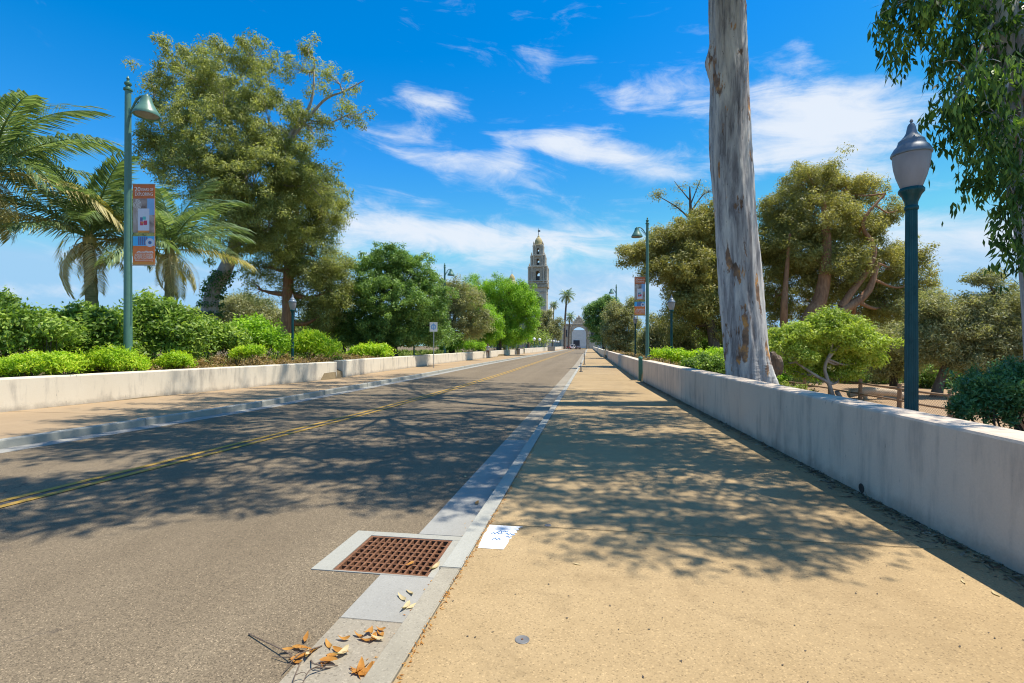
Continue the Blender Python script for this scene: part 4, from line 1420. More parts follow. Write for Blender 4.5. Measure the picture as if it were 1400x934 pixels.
# wood far behind on the right and left (one mass)
def far_wood(name, label, spots, lmat, seed):
    rg = np.random.default_rng(seed)
    Cs, Ss = [], []
    for (px, py, rx, ry, Y) in spots:
        c = pt(px, py, Y)
        k = dep(c[0], c[1]) / F
        n = int(70 * max(1, rx * ry / 300))
        d = unit(rg.normal(0, 1, (n, 3)))
        Cs.append(c + d * np.array((rx, rx, ry)) * k * (rg.uniform(0.3, 1, (n, 1)) ** 0.5))
        Ss.append(np.full((n, 3), 0.008 * Y))
    C, A, S, l, wd = leaf_cloud(rg, np.vstack(Cs), np.vstack(Ss), 26, 0.5, 0.26, -0.1)
    o = leaves_mesh(name, C, A, S, l, wd, lmat, None, 'tri')
    tag(o, label, 'woodland', None, 'stuff')


far_wood('far_wood', 'mass of far trees on the slope behind the rail fence',
         [(1040, 480, 40, 30, 62), (1090, 480, 40, 34, 64), (1150, 470, 40, 40, 66), (1210, 470, 40, 36, 62), (1260, 480, 44, 36, 64), (1320, 490, 44, 40, 60), (1380, 470, 50, 50, 66), (1440, 470, 60, 50, 62), (1500, 480, 60, 50, 60),
          (1000, 470, 30, 30, 66), (1180, 505, 60, 16, 48), (1250, 512, 50, 16, 46), (1330, 515, 60, 20, 46), (1420, 515, 60, 24, 46), (880, 470, 20, 18, 80), (915, 470, 24, 18, 76), (960, 470, 24, 20, 76)], M['euc_grey'], 41)
far_wood('far_wood', 'mass of far bushes behind the shrubs of the cream wall',
         [(250, 440, 40, 20, 50), (300, 450, 40, 22, 48), (380, 455, 40, 20, 52), (440, 460, 40, 16, 55), (650, 462, 40, 12, 90), (690, 460, 30, 14, 95), (735, 462, 20, 9, 130), (200, 452, 50, 20, 50), (100, 456, 70, 20, 48), (-20, 456, 70, 20, 46)], M['cover_green'], 42)

# ------------------------------------------------------------------ the smooth-barked eucalyptus behind the near wall
def smooth_bark():
    t = material('smooth_peeling_bark')
    x, y, z = t.sep(t.obj)
    v = t.comb(t.math('MULTIPLY', x, 5.0), t.math('MULTIPLY', y, 5.0), t.math('MULTIPLY', z, 0.55))
    n = t.noise(v, 1.0, 8, 0.65, 0.5)
    n2 = t.noise(t.comb(t.math('MULTIPLY', x, 16.0), t.math('MULTIPLY', y, 16.0), t.math('MULTIPLY', z, 2.2)), 1.0, 5, 0.6)
    c = t.ramp(n, [(0.33, (0.13, 0.12, 0.122)), (0.43, (0.29, 0.28, 0.285)), (0.53, (0.49, 0.475, 0.465)), (0.66, (0.68, 0.65, 0.60))])
    c = t.mix(t.math('MULTIPLY', t.sstep(n2, 0.56, 0.74), 0.5), c, (0.13, 0.11, 0.10, 1))
    # peeled patches, orange to brown, following the grain
    v3 = t.comb(t.math('MULTIPLY', x, 2.6), t.math('MULTIPLY', y, 2.6), t.math('MULTIPLY', z, 0.75))
    n3 = t.noise(v3, 1.0, 7, 0.62, 0.3)
    pm = t.sstep(n3, 0.57, 0.61)
    pc = t.ramp(t.noise(t.obj, 3.0, 4, 0.6), [(0.35, (0.11, 0.065, 0.04)), (0.52, (0.27, 0.155, 0.09)), (0.62, (0.58, 0.27, 0.06))])
    c = t.mix(t.math('MULTIPLY', pm, 0.95), c, pc)
    dots = t.sstep(t.noise(t.comb(t.math('MULTIPLY', x, 22.0), t.math('MULTIPLY', y, 22.0), t.math('MULTIPLY', z, 6.0)), 1.0, 2, 0.5), 0.70, 0.76)
    c = t.mix(t.math('MULTIPLY', dots, 0.8), c, (0.045, 0.035, 0.03, 1))
    h = t.math('ADD', t.math('SUBTRACT', n, t.math('MULTIPLY', pm, 0.25)), t.math('SUBTRACT', t.math('MULTIPLY', n2, 0.4), t.math('MULTIPLY', dots, 0.4)))
    return setp(t, c, 0.75, t.bump(h, 0.55, 0.04), None, 0.3)


M['smooth_bark'] = smooth_bark()


def big_eucalyptus():
    rg = np.random.default_rng(5)
    Y0 = 14.46
    rows_ = [(560, 1036, 86), (530, 1030, 72), (505, 1025, 66), (480, 1021, 63.5), (400, 1013.5, 61), (300, 1005.5, 59), (200, 998, 57), (90, 996, 53), (0, 993, 50), (-80, 991, 47)]
    P = []
    for (py, px, wd) in rows_:
        p = pt(px, py, Y0)
        P.append((*p, 0.9 * wd / 2 * dep(p[0], p[1]) / F))
    root = empty('eucalyptus_tree', (P[0][0], Y0, 0.3), 'huge smooth barked eucalyptus trunk with orange peeling patches behind the shaded wall', 'tree', 'eucalyptus trees')
    org = np.array(root.location)
    C = curve_pts(P, 170)
    sides = 64
    ang = np.arange(sides) * 2 * np.pi / sides
    V = np.zeros((len(C), sides, 3))
    ph = rg.uniform(0, 6.28, 12)
    for i, c in enumerate(C):
        z = c[2]
        fl = math.exp(-max(0, z - 0.2) / 0.8)
        r = c[3] * (1 + 0.035 * np.sin(3 * ang + ph[0] + z * 0.35) + 0.025 * np.sin(5 * ang + ph[1] - z * 0.5) + 0.018 * np.sin(9 * ang + ph[2] + z * 0.7) + 0.01 * np.sin(17 * ang + ph[3] + z * 1.1)
                    + fl * 0.13 * np.sin(6 * ang + ph[4]) + fl * 0.05 * np.sin(11 * ang + ph[5]) + 0.02 * np.sin(2 * ang + z * 1.7 + ph[6]))
        r = r + rg.normal(0, 0.004, sides) + 0.012 * np.sin(23 * ang + 2.2 * np.sin(z * 1.3)) * math.sin(z * 2.1 + 1) ** 2
        V[i, :, 0] = c[0] + r * np.cos(ang)
        V[i, :, 1] = c[1] + r * np.sin(ang)
        V[i, :, 2] = z
        # burl on the left flank
        kz = hz(85, c[0], Y0)
        da = np.angle(np.exp(1j * (ang - math.pi * 0.98)))
        b = 0.15 * math.exp(-((z - kz) / 0.34) ** 2) * np.exp(-(da / 0.42) ** 2)
        V[i, :, 0] += b * np.cos(ang)
        V[i, :, 1] += b * np.sin(ang)
    n = len(C)
    ii = np.repeat(np.arange(n - 1), sides)
    kk = np.tile(np.arange(sides), n - 1)
    k2 = (kk + 1) % sides
    Q = np.stack([ii * sides + kk, ii * sides + k2, (ii + 1) * sides + k2, (ii + 1) * sides + kk], 1)
    link('trunk', quad_mesh('trunk', V.reshape(-1, 3) - org, Q, True), M['smooth_bark'], root)
    top = C[-1][:3]
    rt = C[-1][3]
    blobs = [(2, 10, 14, 2.8), (-1, 12, 16, 2.8), (-2.6, 12.6, 17, 2.4), (5, 12, 15, 2.6), (4, 17, 19.5, 3.0), (0, 18, 21, 2.8), (5, 21.5, 22.5, 2.8), (7, 15, 17.5, 2.8), (-2.4, 20, 22.5, 2.6), (1, 23, 24.5, 2.8),
             (7, 19, 20.5, 2.4), (3.8, 8.6, 12, 2.2), (0, 7.6, 12, 2.0), (-3, 9, 13.5, 2.0), (-1.0, 5.9, 11.5, 1.3), (3.6, 10.6, 13.6, 2.4), (5.6, 9.6, 12.4, 2.0), (6.4, 12.6, 14.5, 2.4), (2.2, 8.2, 12.0, 1.8), (2, 14, 18, 2.6), (-2.4, 15.6, 19, 2.2), (-1.5, 9.2, 14.5, 1.6), (4, 24.5, 25.5, 2.4), (-1, 15, 20, 2.2), (-3.6, 11, 15.5, 1.6), (-2, 26, 27.5, 2.2), (2, 27.5, 27.5, 2.2)]
    TV, TQ, n0 = [], [], 0

    def add(Pp, Rr, s):
        nonlocal n0
        v, q = tube_np(Pp, Rr, s)
        TV.append(v - org)
        TQ.append(q + n0)
        n0 += len(v)
    forks = [np.array((3.2, 13.6, 16.0)), np.array((4.6, 15.6, 17.0)), np.array((1.2, 12.6, 15.2)), np.array((2.6, 17.0, 19.0))]
    for f in forks:
        add(curve_pts([top - np.array((0, 0, 1.0)), top + (f - top) * 0.45 + np.array((0, 0, 0.6)), f], 10), np.linspace(rt * 0.34, 0.09, 10), 12)
    Cs, Ss = [], []
    for (x, y, z, r) in blobs:
        c = np.array((x, y, z))
        f = min(forks, key=lambda q: np.linalg.norm(q - c) + (4 if q[2] > z else 0))
        B = curve_pts([f, (f + c) / 2 + np.array((0, 0, -0.4)) + rg.normal(0, 0.4, 3), c], 10)
        add(B, np.linspace(0.07, 0.02, 10), 7)
        m = 31
        d = unit(rg.normal(0, 1, (m, 3)))
        cc = c + d * np.array((1.35, 0.95, 0.6)) * r * (rg.uniform(0.15, 1, (m, 1)) ** 0.55)
        Cs.append(cc)
        Ss.append(np.broadcast_to(np.array((0.55, 0.20, 0.24)), (m, 3)))
        for e in cc[:16]:
            j = max(2, int(np.linalg.norm(B - e, axis=1).argmin()) - 1)
            add(curve_pts([B[j], (B[j] + e) / 2 + rg.normal(0, 0.25, 3), e], 6), np.linspace(0.04, 0.012, 6), 4)
    link('limbs', quad_mesh('limbs', np.vstack(TV), np.vstack(TQ), True), M['smooth_bark'], root)
    Cc, A, S, l, wd = leaf_cloud(rg, np.vstack(Cs), np.vstack(Ss), 64, 0.25, 0.08, -0.3)
    leaves_mesh('crown', Cc - org, A, S, l, wd, M['euc_near'], root, 'tri')
    # broken dark burl at the foot
    q = pt(1067, 500, Y0 + 0.6) - org
    bm = bmesh.new()
    bmesh.ops.create_icosphere(bm, subdivisions=3, radius=0.3)
    for v_ in bm.verts:
        k = 1 + 0.22 * math.sin(v_.co.x * 14) * math.sin(v_.co.z * 11 + 1) + rg.normal(0, 0.05)
        v_.co = Vector((v_.co.x * 0.7, v_.co.y * 0.9, v_.co.z * 1.25)) * k
    me = bpy.data.meshes.new('burl')
    bm.to_mesh(me)
    bm.free()
    link('burl', me, M['bark_brown'], root, (q[0] - 0.15, q[1], q[2]))


big_eucalyptus()


def hanging_eucalyptus():
    rg = np.random.default_rng(9)
    Y0 = 7.5
    Pl = [(1466, 600, 0.34), (1438, 380, 0.30), (1415, 250, 0.27), (1396, 150, 0.24), (1374, 40, 0.20), (1340, -60, 0.15), (1322, -200, 0.07), (1290, -340, 0.03)]
    P = []
    for (px, py, r) in Pl:
        P.append((*pt(px, py, Y0), r))
    root = empty('eucalyptus_tree', (P[0][0], Y0, 0.3), 'pale eucalyptus with long hanging green leaves above the clipped bush', 'tree', 'eucalyptus trees')
    P[0] = (P[0][0], Y0, 0.0, 0.4)
    org = np.array(root.location)
    C = curve_pts(P, 60)
    TV, TQ, n0 = [], [], 0

    def add(Pp, Rr, s):
        nonlocal n0
        v, q = tube_np(Pp, Rr, s)
        TV.append(v - org)
        TQ.append(q + n0)
        n0 += len(v)
    add(C[:, :3], C[:, 3], 20)
    starts, ends = [], []
    vis = [(1290, 25, 85, 55, 0), (1350, 60, 60, 60, 0.3), (1250, -10, 45, 40, 0.2), (1330, 130, 55, 50, -0.2), (1300, 170, 30, 36, 0.1), (1370, 190, 36, 60, -0.3), (1345, 230, 22, 40, 0), (1385, 290, 24, 50, -0.2), (1400, 120, 60, 80, 0.4), (1440, 200, 50, 120, 0.2), (1390, -40, 90, 60, 0.2), (1480, 60, 80, 120, 0), (1393, 345, 14, 34, -0.1)]
    Cs = []
    for (px, py, rx, ry, dY) in vis:
        c = pt(px, py - 14, Y0 - 0.3 + dY)
        k = dep(c[0], c[1]) / F
        m = max(6, int(rx * ry / 52))
        d = unit(rg.normal(0, 1, (m, 3)))
        cc = c + d * np.array((rx * k, 0.5 * (rx + ry) * k, ry * k)) * (rg.uniform(0.1, 1, (m, 1)) ** 0.5)
        Cs.append(cc)
        j = int(np.linalg.norm(C[:, :3] - (c + np.array((0, 0, 0.8))), axis=1).argmin())
        B = curve_pts([C[j, :3], (C[j, :3] + c) / 2 + np.array((0, 0, 0.35)), c + np.array((0, 0, 0.1))], 8)
        add(B, np.linspace(0.045, 0.012, 8), 6)
        for e in cc[::4]:
            i = int(np.linalg.norm(B - e, axis=1).argmin())
            add(curve_pts([B[i], (B[i] + e) / 2 + np.array((0, 0, 0.12)), e], 5), np.linspace(0.009, 0.003, 5), 3)
    hi = [(5.2, 5.8, 8.2, 1.5), (4.4, 5.3, 9.2, 1.3), (2.4, 6.2, 10.4, 1.0), (0.2, 6.0, 11.0, 0.9), (3.4, 7.0, 10.5, 1.5), (6.5, 6.5, 9.5, 1.8), (7.5, 8.5, 8.0, 1.8), (5.5, 8.5, 11.5, 1.8), (-2.6, 5.9, 12.0, 0.9), (8.5, 6.5, 7.0, 1.6), (4.2, 4.9, 8.0, 0.8), (4.2, 7.2, 8.8, 1.3), (3.2, 6.4, 9.4, 1.2), (4.8, 8.2, 9.6, 1.4), (3.9, 9.2, 10.4, 1.4), (2.4, 7.6, 11, 1.2)]
    for (x, y, z, r) in hi:
        c = np.array((x, y, z))
        j = int((np.linalg.norm(C[:, :3] - c, axis=1) + np.where(C[:, 2] > z, 3, 0)).argmin())
        B = curve_pts([C[j, :3], (C[j, :3] + c) / 2 + np.array((0, 0, 0.3)), c], 9)
        add(B, np.linspace(0.03, 0.01, 9), 6)
        m = int(60 * r)
        d = unit(rg.normal(0, 1, (m, 3)))
        cc = c + d * r * np.array((1.3, 0.8, 0.7)) * (rg.uniform(0.1, 1, (m, 1)) ** 0.5)
        Cs.append(cc)
        for e in cc[::3]:
            i = int(np.linalg.norm(B - e, axis=1).argmin())
            add(curve_pts([B[i], (B[i] + e) / 2 + rg.normal(0, 0.08, 3), e], 5), np.linspace(0.012, 0.004, 5), 3)
    link('trunk', quad_mesh('trunk', np.vstack(TV), np.vstack(TQ), True), M['smooth_bark'], root)
    nh = len(hi)
    Ct, At, St, lt, wt = leaf_cloud(rg, np.vstack(Cs[-nh:])[::3], np.array((0.34, 0.12, 0.18)), 30, 0.17, 0.055, -0.3)
    leaves_mesh('upper_crown', Ct - org, At, St, lt, wt, M['euc_near'], root, 'tri')
    ctr = np.vstack(Cs)
    per = 15
    n = len(ctr) * per
    tpar = rg.uniform(0, 1, n)
    base = np.repeat(ctr, per, 0)
    sway = np.repeat(rg.normal(0, 0.10, (len(ctr), 3)), per, 0)
    Cc = base + sway * tpar[:, None] + rg.normal(0, 0.035, (n, 3))
    Cc[:, 2] -= tpar * np.repeat(rg.uniform(0.22, 0.5, len(ctr)), per)
    A = unit(rg.normal(0, 0.42, (n, 3)) + np.array((0, 0, -1.0)))
    S = unit(np.cross(A, rg.normal(0, 1, (n, 3))))
    leaves_mesh('crown', Cc - org, A, S, 0.145 * rg.uniform(0.65, 1.25, n), 0.036 * rg.uniform(0.75, 1.3, n), M['euc_near'], root)


hanging_eucalyptus()

# ------------------------------------------------------------------ palms
def frond_mesh(seed, length=3.6, n=64, droop=1.0):
    """feather frond: grows along +X from the origin, bends down along -Z"""
    rg = np.random.default_rng(seed)
    s = np.linspace(0, 1, 26)
    X = length * (s - 0.12 * droop * s ** 3)
    Z = length * (-0.34 * droop * s ** 2.3)
    Pm = np.stack([X, 0.02 * np.sin(s * 3), Z], 1)
    V, Q = tube_np(Pm, np.linspace(0.035, 0.006, 26), 5)
    V, Q = [V], [Q]
    n0 = len(V[0])
    for side in (-1, 1):
        for k in range(n):
            t = 0.12 + 0.88 * (k + rg.uniform(0, 0.6)) / n
            t = min(t, 0.995)
            i = t * 25
            a = int(i)
            p = Pm[a] + (Pm[min(a + 1, 25)] - Pm[a]) * (i - a)
            tg = unit(Pm[min(a + 1, 25)] - Pm[max(a - 1, 0)])
            ln = length * 0.24 * (0.45 + 0.75 * math.sin(math.pi * (0.12 + 0.8 * t))) * rg.uniform(0.85, 1.1)
            fw = 0.45 + 0.75 * t
            d = unit(np.array((tg[0] * fw, side * 1.0, tg[2] * fw + rg.uniform(-0.1, 0.30))))
            d2 = unit(d + np.array((0, 0, -1.0 - 0.4 * droop)) + rg.normal(0, 0.16, 3))
            wv = unit(np.cross(d, np.array((0, 0, 1)))) * 0.025
            a0, a1, a2 = p, p + d * ln * 0.5, p + d * ln * 0.5 + d2 * ln * 0.55
            V.append(np.array([a0 - wv * 0.4, a0 + wv * 0.4, a1 + wv, a1 - wv, a2 + wv * 0.12, a2 - wv * 0.12]))
            Q.append(np.array([(0, 1, 2, 3), (3, 2, 4, 5)]) + n0)
            n0 += 6
    return quad_mesh('frond', np.vstack(V), np.vstack(Q))


FR = {}
for kind, mat in (('palm', 'palm'), ('old', 'palm_old'), ('dead', 'palm_dead')):
    FR[kind] = []
    for q in range(3):
        me = frond_mesh(60 + q + 10 * len(FR), 3.5 if kind != 'dead' else 2.7, 50, (0.8, 1.15, 1.5)[q] if kind != 'dead' else 1.9)
        me.materials.append(M[mat])
        FR[kind].append(me)


def palm(px, py, Y, label, scale=1.0, seed=1, nf=19, bx=None, dead=4):
    """crown centre at picture point (px, py)"""
    rg = random.Random(seed)
    c = pt(px, py, Y)
    b = pt(bx if bx else px, 470, Y)
    gz = ground_z(b[0], Y)
    root = empty('palm_tree', (b[0], Y, gz), label, 'palm', 'feather palms behind the cream wall')
    org = np.array(root.location)
    P = curve_pts([(b[0], Y, gz - 0.2), (b[0] * 0.6 + c[0] * 0.4, Y, gz + (c[2] - gz) * 0.45), (c[0], Y, c[2] - 0.25)], 40)
    rad = 0.19 * scale * (1 + 0.07 * np.sin(np.arange(40) * 1.9)) * np.linspace(1.15, 0.85, 40)
    m = MB()
    V, Q = tube_np(P - org, rad, 14)
    link('trunk', quad_mesh('trunk', V, Q, True), M['palm_bark'], root)
    m = MB().tube([(c[0] - org[0], 0, c[2] - org[2] - 0.9), (c[0] - org[0], 0, c[2] - org[2] - 0.3), (c[0] - org[0], 0, c[2] - org[2] + 0.15)], [0.15 * scale, 0.19 * scale, 0.08], 12)
    m.build('crown_shaft', M['palm_old'], root, True)
    for k in range(nf):
        f = k / (nf - 1)
        kind = 'palm'
        el = 1.35 - 1.5 * f
        if k >= nf - dead:
            kind = 'dead' if k % 2 else 'old'
            el = -0.35 - rg.uniform(0, 0.55)
        elif f > 0.62:
            kind = 'old' if k % 2 else 'palm'
        azm = k * 2.399 + rg.uniform(-0.25, 0.25) + seed
        o = link('frond', FR[kind][k % 3], None, root)
        o.location = (c[0] - org[0], c[1] - org[1], c[2] - org[2] - 0.05 - 0.25 * f)
        o.rotation_euler = (rg.uniform(-0.3, 0.3), -el, azm)
        s = scale * rg.uniform(0.85, 1.1) * (0.66 if k >= nf - dead else 1.0)
        o.scale = (s, s, s)
    return root


palm(-16, 228, 15.0, 'feather palm with tall upright fronds standing farthest from the ivy trunk', 1.22, 2, 30, -20)
palm(122, 318, 18.0, 'feather palm with a bare green trunk between the other two palms', 1.2, 4, 32, 128, 6)
palm(232, 335, 20.0, 'feather palm next to the ivy covered trunk and the banner lamp', 1.06, 7, 28, 231, 5)

# far fan palms
def fan_palm(px, py, Y, size, label, seed):
    rg = random.Random(seed)
    c = pt(px, py, Y)
    root = empty('fan_palm', (c[0] - 1.0 * size, Y, -0.5), label, 'palm')
    org = np.array(root.location)
    V, Q = tube_np(curve_pts([(0, 0, 0), (0.2 * size, 0, (c[2] + 0.5) * 0.5), (c[0] - org[0], 0, c[2] - org[2])], 12), np.linspace(0.5, 0.32, 12) * size, 8)
    link('trunk', quad_mesh('trunk', V, Q, True), M['bark_brown'], root)
    for k in range(30):
        o = link('frond', FR['palm' if k < 24 else 'old'][k % 3], None, root)
        o.location = (c[0] - org[0], c[1] - org[1], c[2] - org[2])
        o.rotation_euler = (rg.uniform(-0.4, 0.4), -(1.3 - 2.2 * k / 29), k * 2.399)
        s = 1.05 * size
        o.scale = (s, s, s)


fan_palm(775, 404, 205, 1.0, 'tall slender palm with a round crown beside the tower', 1)
fan_palm(779.5, 433, 212, 0.75, 'short palm standing over the archway roof', 2)
fan_palm(757.5, 417, 200, 0.6, 'small palm in front of the white dome beside the tower', 3)

# ------------------------------------------------------------------ shrubs and ground cover
def shrub(label, Y, blobs, lmat, leaf, ncl, per, spread, seed, droop=0.25, group=None, name='shrub', cat='shrub'):
    rg = np.random.default_rng(seed)
    b0 = blobs[0]
    rb = b0[2] * dep(at(b0[0], Y), Y) / F
    while at(b0[0], Y) < 0 and at(b0[0], Y) > float(wl(Y)) - 0.75 - 0.8 * rb:
        Y += 0.1
    base = pt(b0[0], b0[1], Y)
    gz = ground_z(base[0], Y)
    root = empty(name, (base[0], Y, gz), label, cat, group)
    org = np.array(root.location)
    m_ = []
    sp = []
    area = sum(b[2] * b[3] for b in blobs)
    TV, TQ, n0 = [], [], 0
    for b in blobs:
        dY = b[4] if len(b) > 4 else 0
        c = pt(b[0], b[1], Y + dY)
        k = dep(c[0], c[1]) / F
        rad = np.array((b[2], (b[2] + b[3]) / 2, b[3])) * k
        n = max(5, int(ncl * b[2] * b[3] / area))
        d = unit(rg.normal(0, 1, (n, 3)))
        d[:, 2] = np.where(d[:, 2] < -0.4, -d[:, 2], d[:, 2])
        rr = rg.uniform(0.55, 1.0, (n, 1)) ** 0.5 * (0.88 + 0.12 * np.sin(d[:, :1] * 7 + d[:, 2:] * 5 + b[0]))
        stray = rg.random((n, 1)) < 0.22
        rr = np.where(stray & (d[:, 2:] > 0), rr * rg.uniform(1.1, 1.45, (n, 1)), rr)
        cc = c + d * rad * rr
        cc[:, 2] = np.maximum(cc[:, 2], gz + 0.08)
        m_.append(cc)
        for e in cc[:10]:
            f = np.array((c[0] + rg.normal(0, 0.1), c[1] + rg.normal(0, 0.1), gz - 0.1))
            v, q = tube_np(curve_pts([f, (f + e) / 2 + rg.normal(0, 0.08, 3), e], 5) - org, np.linspace(0.022, 0.005, 5), 4)
            TV.append(v)
            TQ.append(q + n0)
            n0 += len(v)
    link('stems', quad_mesh('stems', np.vstack(TV), np.vstack(TQ), True), M['bark_dark'], root)
    C, A, S, l, wd = leaf_cloud(rg, np.vstack(m_), spread, per, leaf[0], leaf[1], droop)
    C[:, 2] = np.maximum(C[:, 2], gz + 0.03)
    leaves_mesh('foliage', C - org, A, S, l, wd, lmat, root)
    return root


LG = 'tall leafy green shrubs behind the cream wall'
shrub('tall leafy shrub with yellow green tips beneath the upright palm', 12.3, [(15, 468, 60, 40), (-50, 475, 60, 55), (40, 445, 36, 22), (2, 418, 16, 14), (75, 462, 30, 22)], M['shrub'], (0.15, 0.06), 560, 34, 0.16, 51, 0.35, LG)
shrub('tall leafy shrub at the foot of the bare green palm trunk', 14.0, [(105, 466, 50, 34), (142, 452, 34, 26), (78, 452, 30, 22), (120, 482, 60, 20), (112, 432, 16, 12)], M['shrub'], (0.16, 0.065), 560, 34, 0.17, 52, 0.35, LG)
shrub('tall leafy shrub around the pole of the banner lamp', 16.2, [(205, 452, 38, 34), (242, 458, 36, 30), (172, 460, 34, 30), (215, 480, 60, 20), (205, 418, 14, 16), (228, 430, 20, 14)], M['shrub'], (0.17, 0.07), 560, 34, 0.19, 53, 0.35, LG)
shrub('leafy shrub at the foot of the ivy covered trunk', 19.5, [(285, 462, 36, 24), (260, 470, 30, 24), (310, 470, 30, 18)], M['shrub'], (0.18, 0.07), 330, 32, 0.2, 54, 0.35, LG)
shrub('fresh green shrub between the ivy trunk and the globe lamp', 22.0, [(345, 460, 30, 24), (370, 470, 26, 18), (325, 470, 26, 18)], M['bright'], (0.18, 0.07), 300, 32, 0.2, 55, 0.4)
shrub('bright grassy shrub just past the globe lamp in the plants', 24.0, [(425, 472, 22, 18), (405, 478, 20, 14), (445, 480, 22, 12)], M['shrub_lime'], (0.22, 0.045), 240, 32, 0.18, 56, 0.8)
shrub('bright yellow green low bush against the banner lamp pole', 12.6, [(155, 494, 36, 16), (130, 500, 26, 12), (178, 500, 22, 12)], M['shrub_lime'], (0.12, 0.03), 300, 34, 0.10, 57, 0.8, 'yellow green low bushes along the cream wall')
shrub('yellow green low bush under the upright palm close to the wall', 10.9, [(50, 502, 40, 14), (85, 500, 26, 14), (15, 506, 30, 12)], M['shrub_lime'], (0.12, 0.03), 300, 34, 0.10, 58, 0.8, 'yellow green low bushes along the cream wall')
shrub('small yellow green bush between the banner lamp and the brown ground cover', 14.6, [(242, 496, 22, 11), (225, 500, 18, 9)], M['shrub_lime'], (0.12, 0.03), 180, 34, 0.10, 59, 0.8, 'yellow green low bushes along the cream wall')
shrub('lime tuft at the start of the brown ground cover', 17.0, [(345, 482, 18, 6), (330, 484, 14, 6)], M['shrub_lime'], (0.13, 0.035), 100, 30, 0.10, 60, 0.8)
shrub('bright green bush behind the square sign and the cream wall', 48.0, [(622, 474, 14, 9), (610, 476, 10, 7)], M['bright'], (0.2, 0.08), 130, 30, 0.2, 61, 0.3, 'bright bushes along the far cream wall')
shrub('bright green bush beside the walking person behind the cream wall', 58.0, [(645, 474, 12, 8), (657, 475, 9, 6)], M['bright'], (0.2, 0.08), 130, 30, 0.2, 62, 0.3, 'bright bushes along the far cream wall')
shrub('bright green bush under the weeping trees near the litter bin', 72.0, [(690, 468, 14, 8), (676, 470, 10, 7), (704, 466, 12, 9)], M['bright'], (0.26, 0.10), 200, 30, 0.26, 91, 0.3, 'bright bushes along the far cream wall')
shrub('bright green bush at the end of the weeping trees before the globe lamps', 84.0, [(718, 465, 10, 8), (708, 467, 8, 6)], M['bright'], (0.28, 0.11), 130, 30, 0.28, 92, 0.3, 'bright bushes along the far cream wall')
shrub('lime green bush under the dense dark green tree by the gap', 30.0, [(505, 482, 22, 10), (490, 484, 16, 8), (522, 482, 14, 9)], M['shrub_lime'], (0.18, 0.06), 200, 32, 0.15, 63, 0.6)
shrub('small dark bush growing in the gap between the two cream walls', 23.2, [(461, 503, 7, 10), (459, 497, 8, 8)], M['dkgreen'], (0.10, 0.05), 90, 30, 0.10, 70, 0.3)
shrub('round clipped dark green bush behind the near wall', 7.35, [(1392, 548, 78, 48), (1345, 565, 36, 40), (1440, 545, 70, 56)], M['hedge'], (0.052, 0.020), 1400, 26, 0.045, 64, 0.4)
shrub('round mid green bush next to the smooth trunk', 19.2, [(967, 503, 33, 17), (950, 507, 22, 14), (985, 506, 20, 15)], M['shrub'], (0.09, 0.045), 420, 36, 0.09, 65, 0.3)
shrub('low lime green plants behind the round bush', 24.5, [(950, 490, 40, 8), (915, 486, 26, 7), (985, 488, 26, 9)], M['shrub_lime'], (0.14, 0.05), 240, 32, 0.12, 66, 0.5)
shrub('bright green leafy shrub behind the rail fence near the smooth trunk', 33.0, [(1098, 515, 22, 12), (1080, 520, 16, 10)], M['bright'], (0.18, 0.08), 200, 32, 0.16, 67, 0.3)
shrub('grey green shrub behind the fence beyond the lime green tree', 36.0, [(1185, 515, 26, 16), (1210, 518, 20, 12), (1160, 520, 20, 12)], M['dkgreen'], (0.18, 0.08), 260, 32, 0.2, 68, 0.2)
shrub('grey green shrub below the leaning dark trunk', 33.0, [(1262, 515, 26, 20), (1310, 520, 30, 18), (1290, 525, 26, 14)], M['dkgreen'], (0.18, 0.08), 320, 32, 0.2, 69, 0.2)


def cover(name, label, face, side, Y0, Y1, off0, off1, h, lmat, n, leaf, seed):
    rg = np.random.default_rng(seed)
    Y = rg.uniform(Y0, Y1, n)
    o = rg.uniform(off0, off1, n)
    X = np.array([float(face(y)) for y in Y]) + side * o
    Z = np.array([ground_z(x, y) for x, y in zip(X, Y)]) + h * (0.35 + 0.65 * np.abs(np.sin(X * 1.7 + seed) * np.sin(Y * 1.3))) * rg.uniform(0.1, 1, n) ** 0.6
    C, A, S, l, wd = leaf_cloud(rg, np.stack([X, Y, Z], 1), 0.09, 14, leaf[0], leaf[1], 0.4)
    ob = leaves_mesh(name, C, A, S, l, wd, lmat, None, 'tri')
    tag(ob, label, 'ground cover', None, 'stuff')


cover('ground_cover', 'brownish ground cover along the top of the cream wall', wl, -1, 13.5, 32, 0.5, 3.0, 0.55, M['cover'], 1700, (0.11, 0.05), 71)
cover('ground_cover', 'reddish brown ground cover behind the wall by the globe lamps', wr, 1, 21, 60, 0.5, 4.0, 0.55, M['cover'], 1500, (0.12, 0.05), 72)
cover('ground_cover', 'green ground cover under the shrubs of the cream wall', wl, -1, 6, 60, 2.0, 12.0, 0.5, M['cover_green'], 2600, (0.16, 0.07), 73)
cover('ground_cover', 'green plants on the slope behind the smooth trunk', wr, 1, 26, 60, 2.5, 9.0, 0.5, M['cover_green'], 2200, (0.16, 0.07), 74)

# ------------------------------------------------------------------ rail fence, dirt path and log on the right
strip('dirt_path', lambda Y: 10.2 + 0.5 * math.sin(Y * 0.4), lambda Y: 21.0 + 0.8 * math.sin(Y * 0.3 + 1), np.arange(4, 60, 1.5), -0.92, M['dirt'], None, 3, 'structure')
FX = lambda Y: 12.2 - 0.02 * (Y - 20)
FZ = -0.95
fence = empty('rail_fence', (FX(25), 25, FZ), 'rustic wooden rail fence with wire mesh along the dirt path', 'fence')


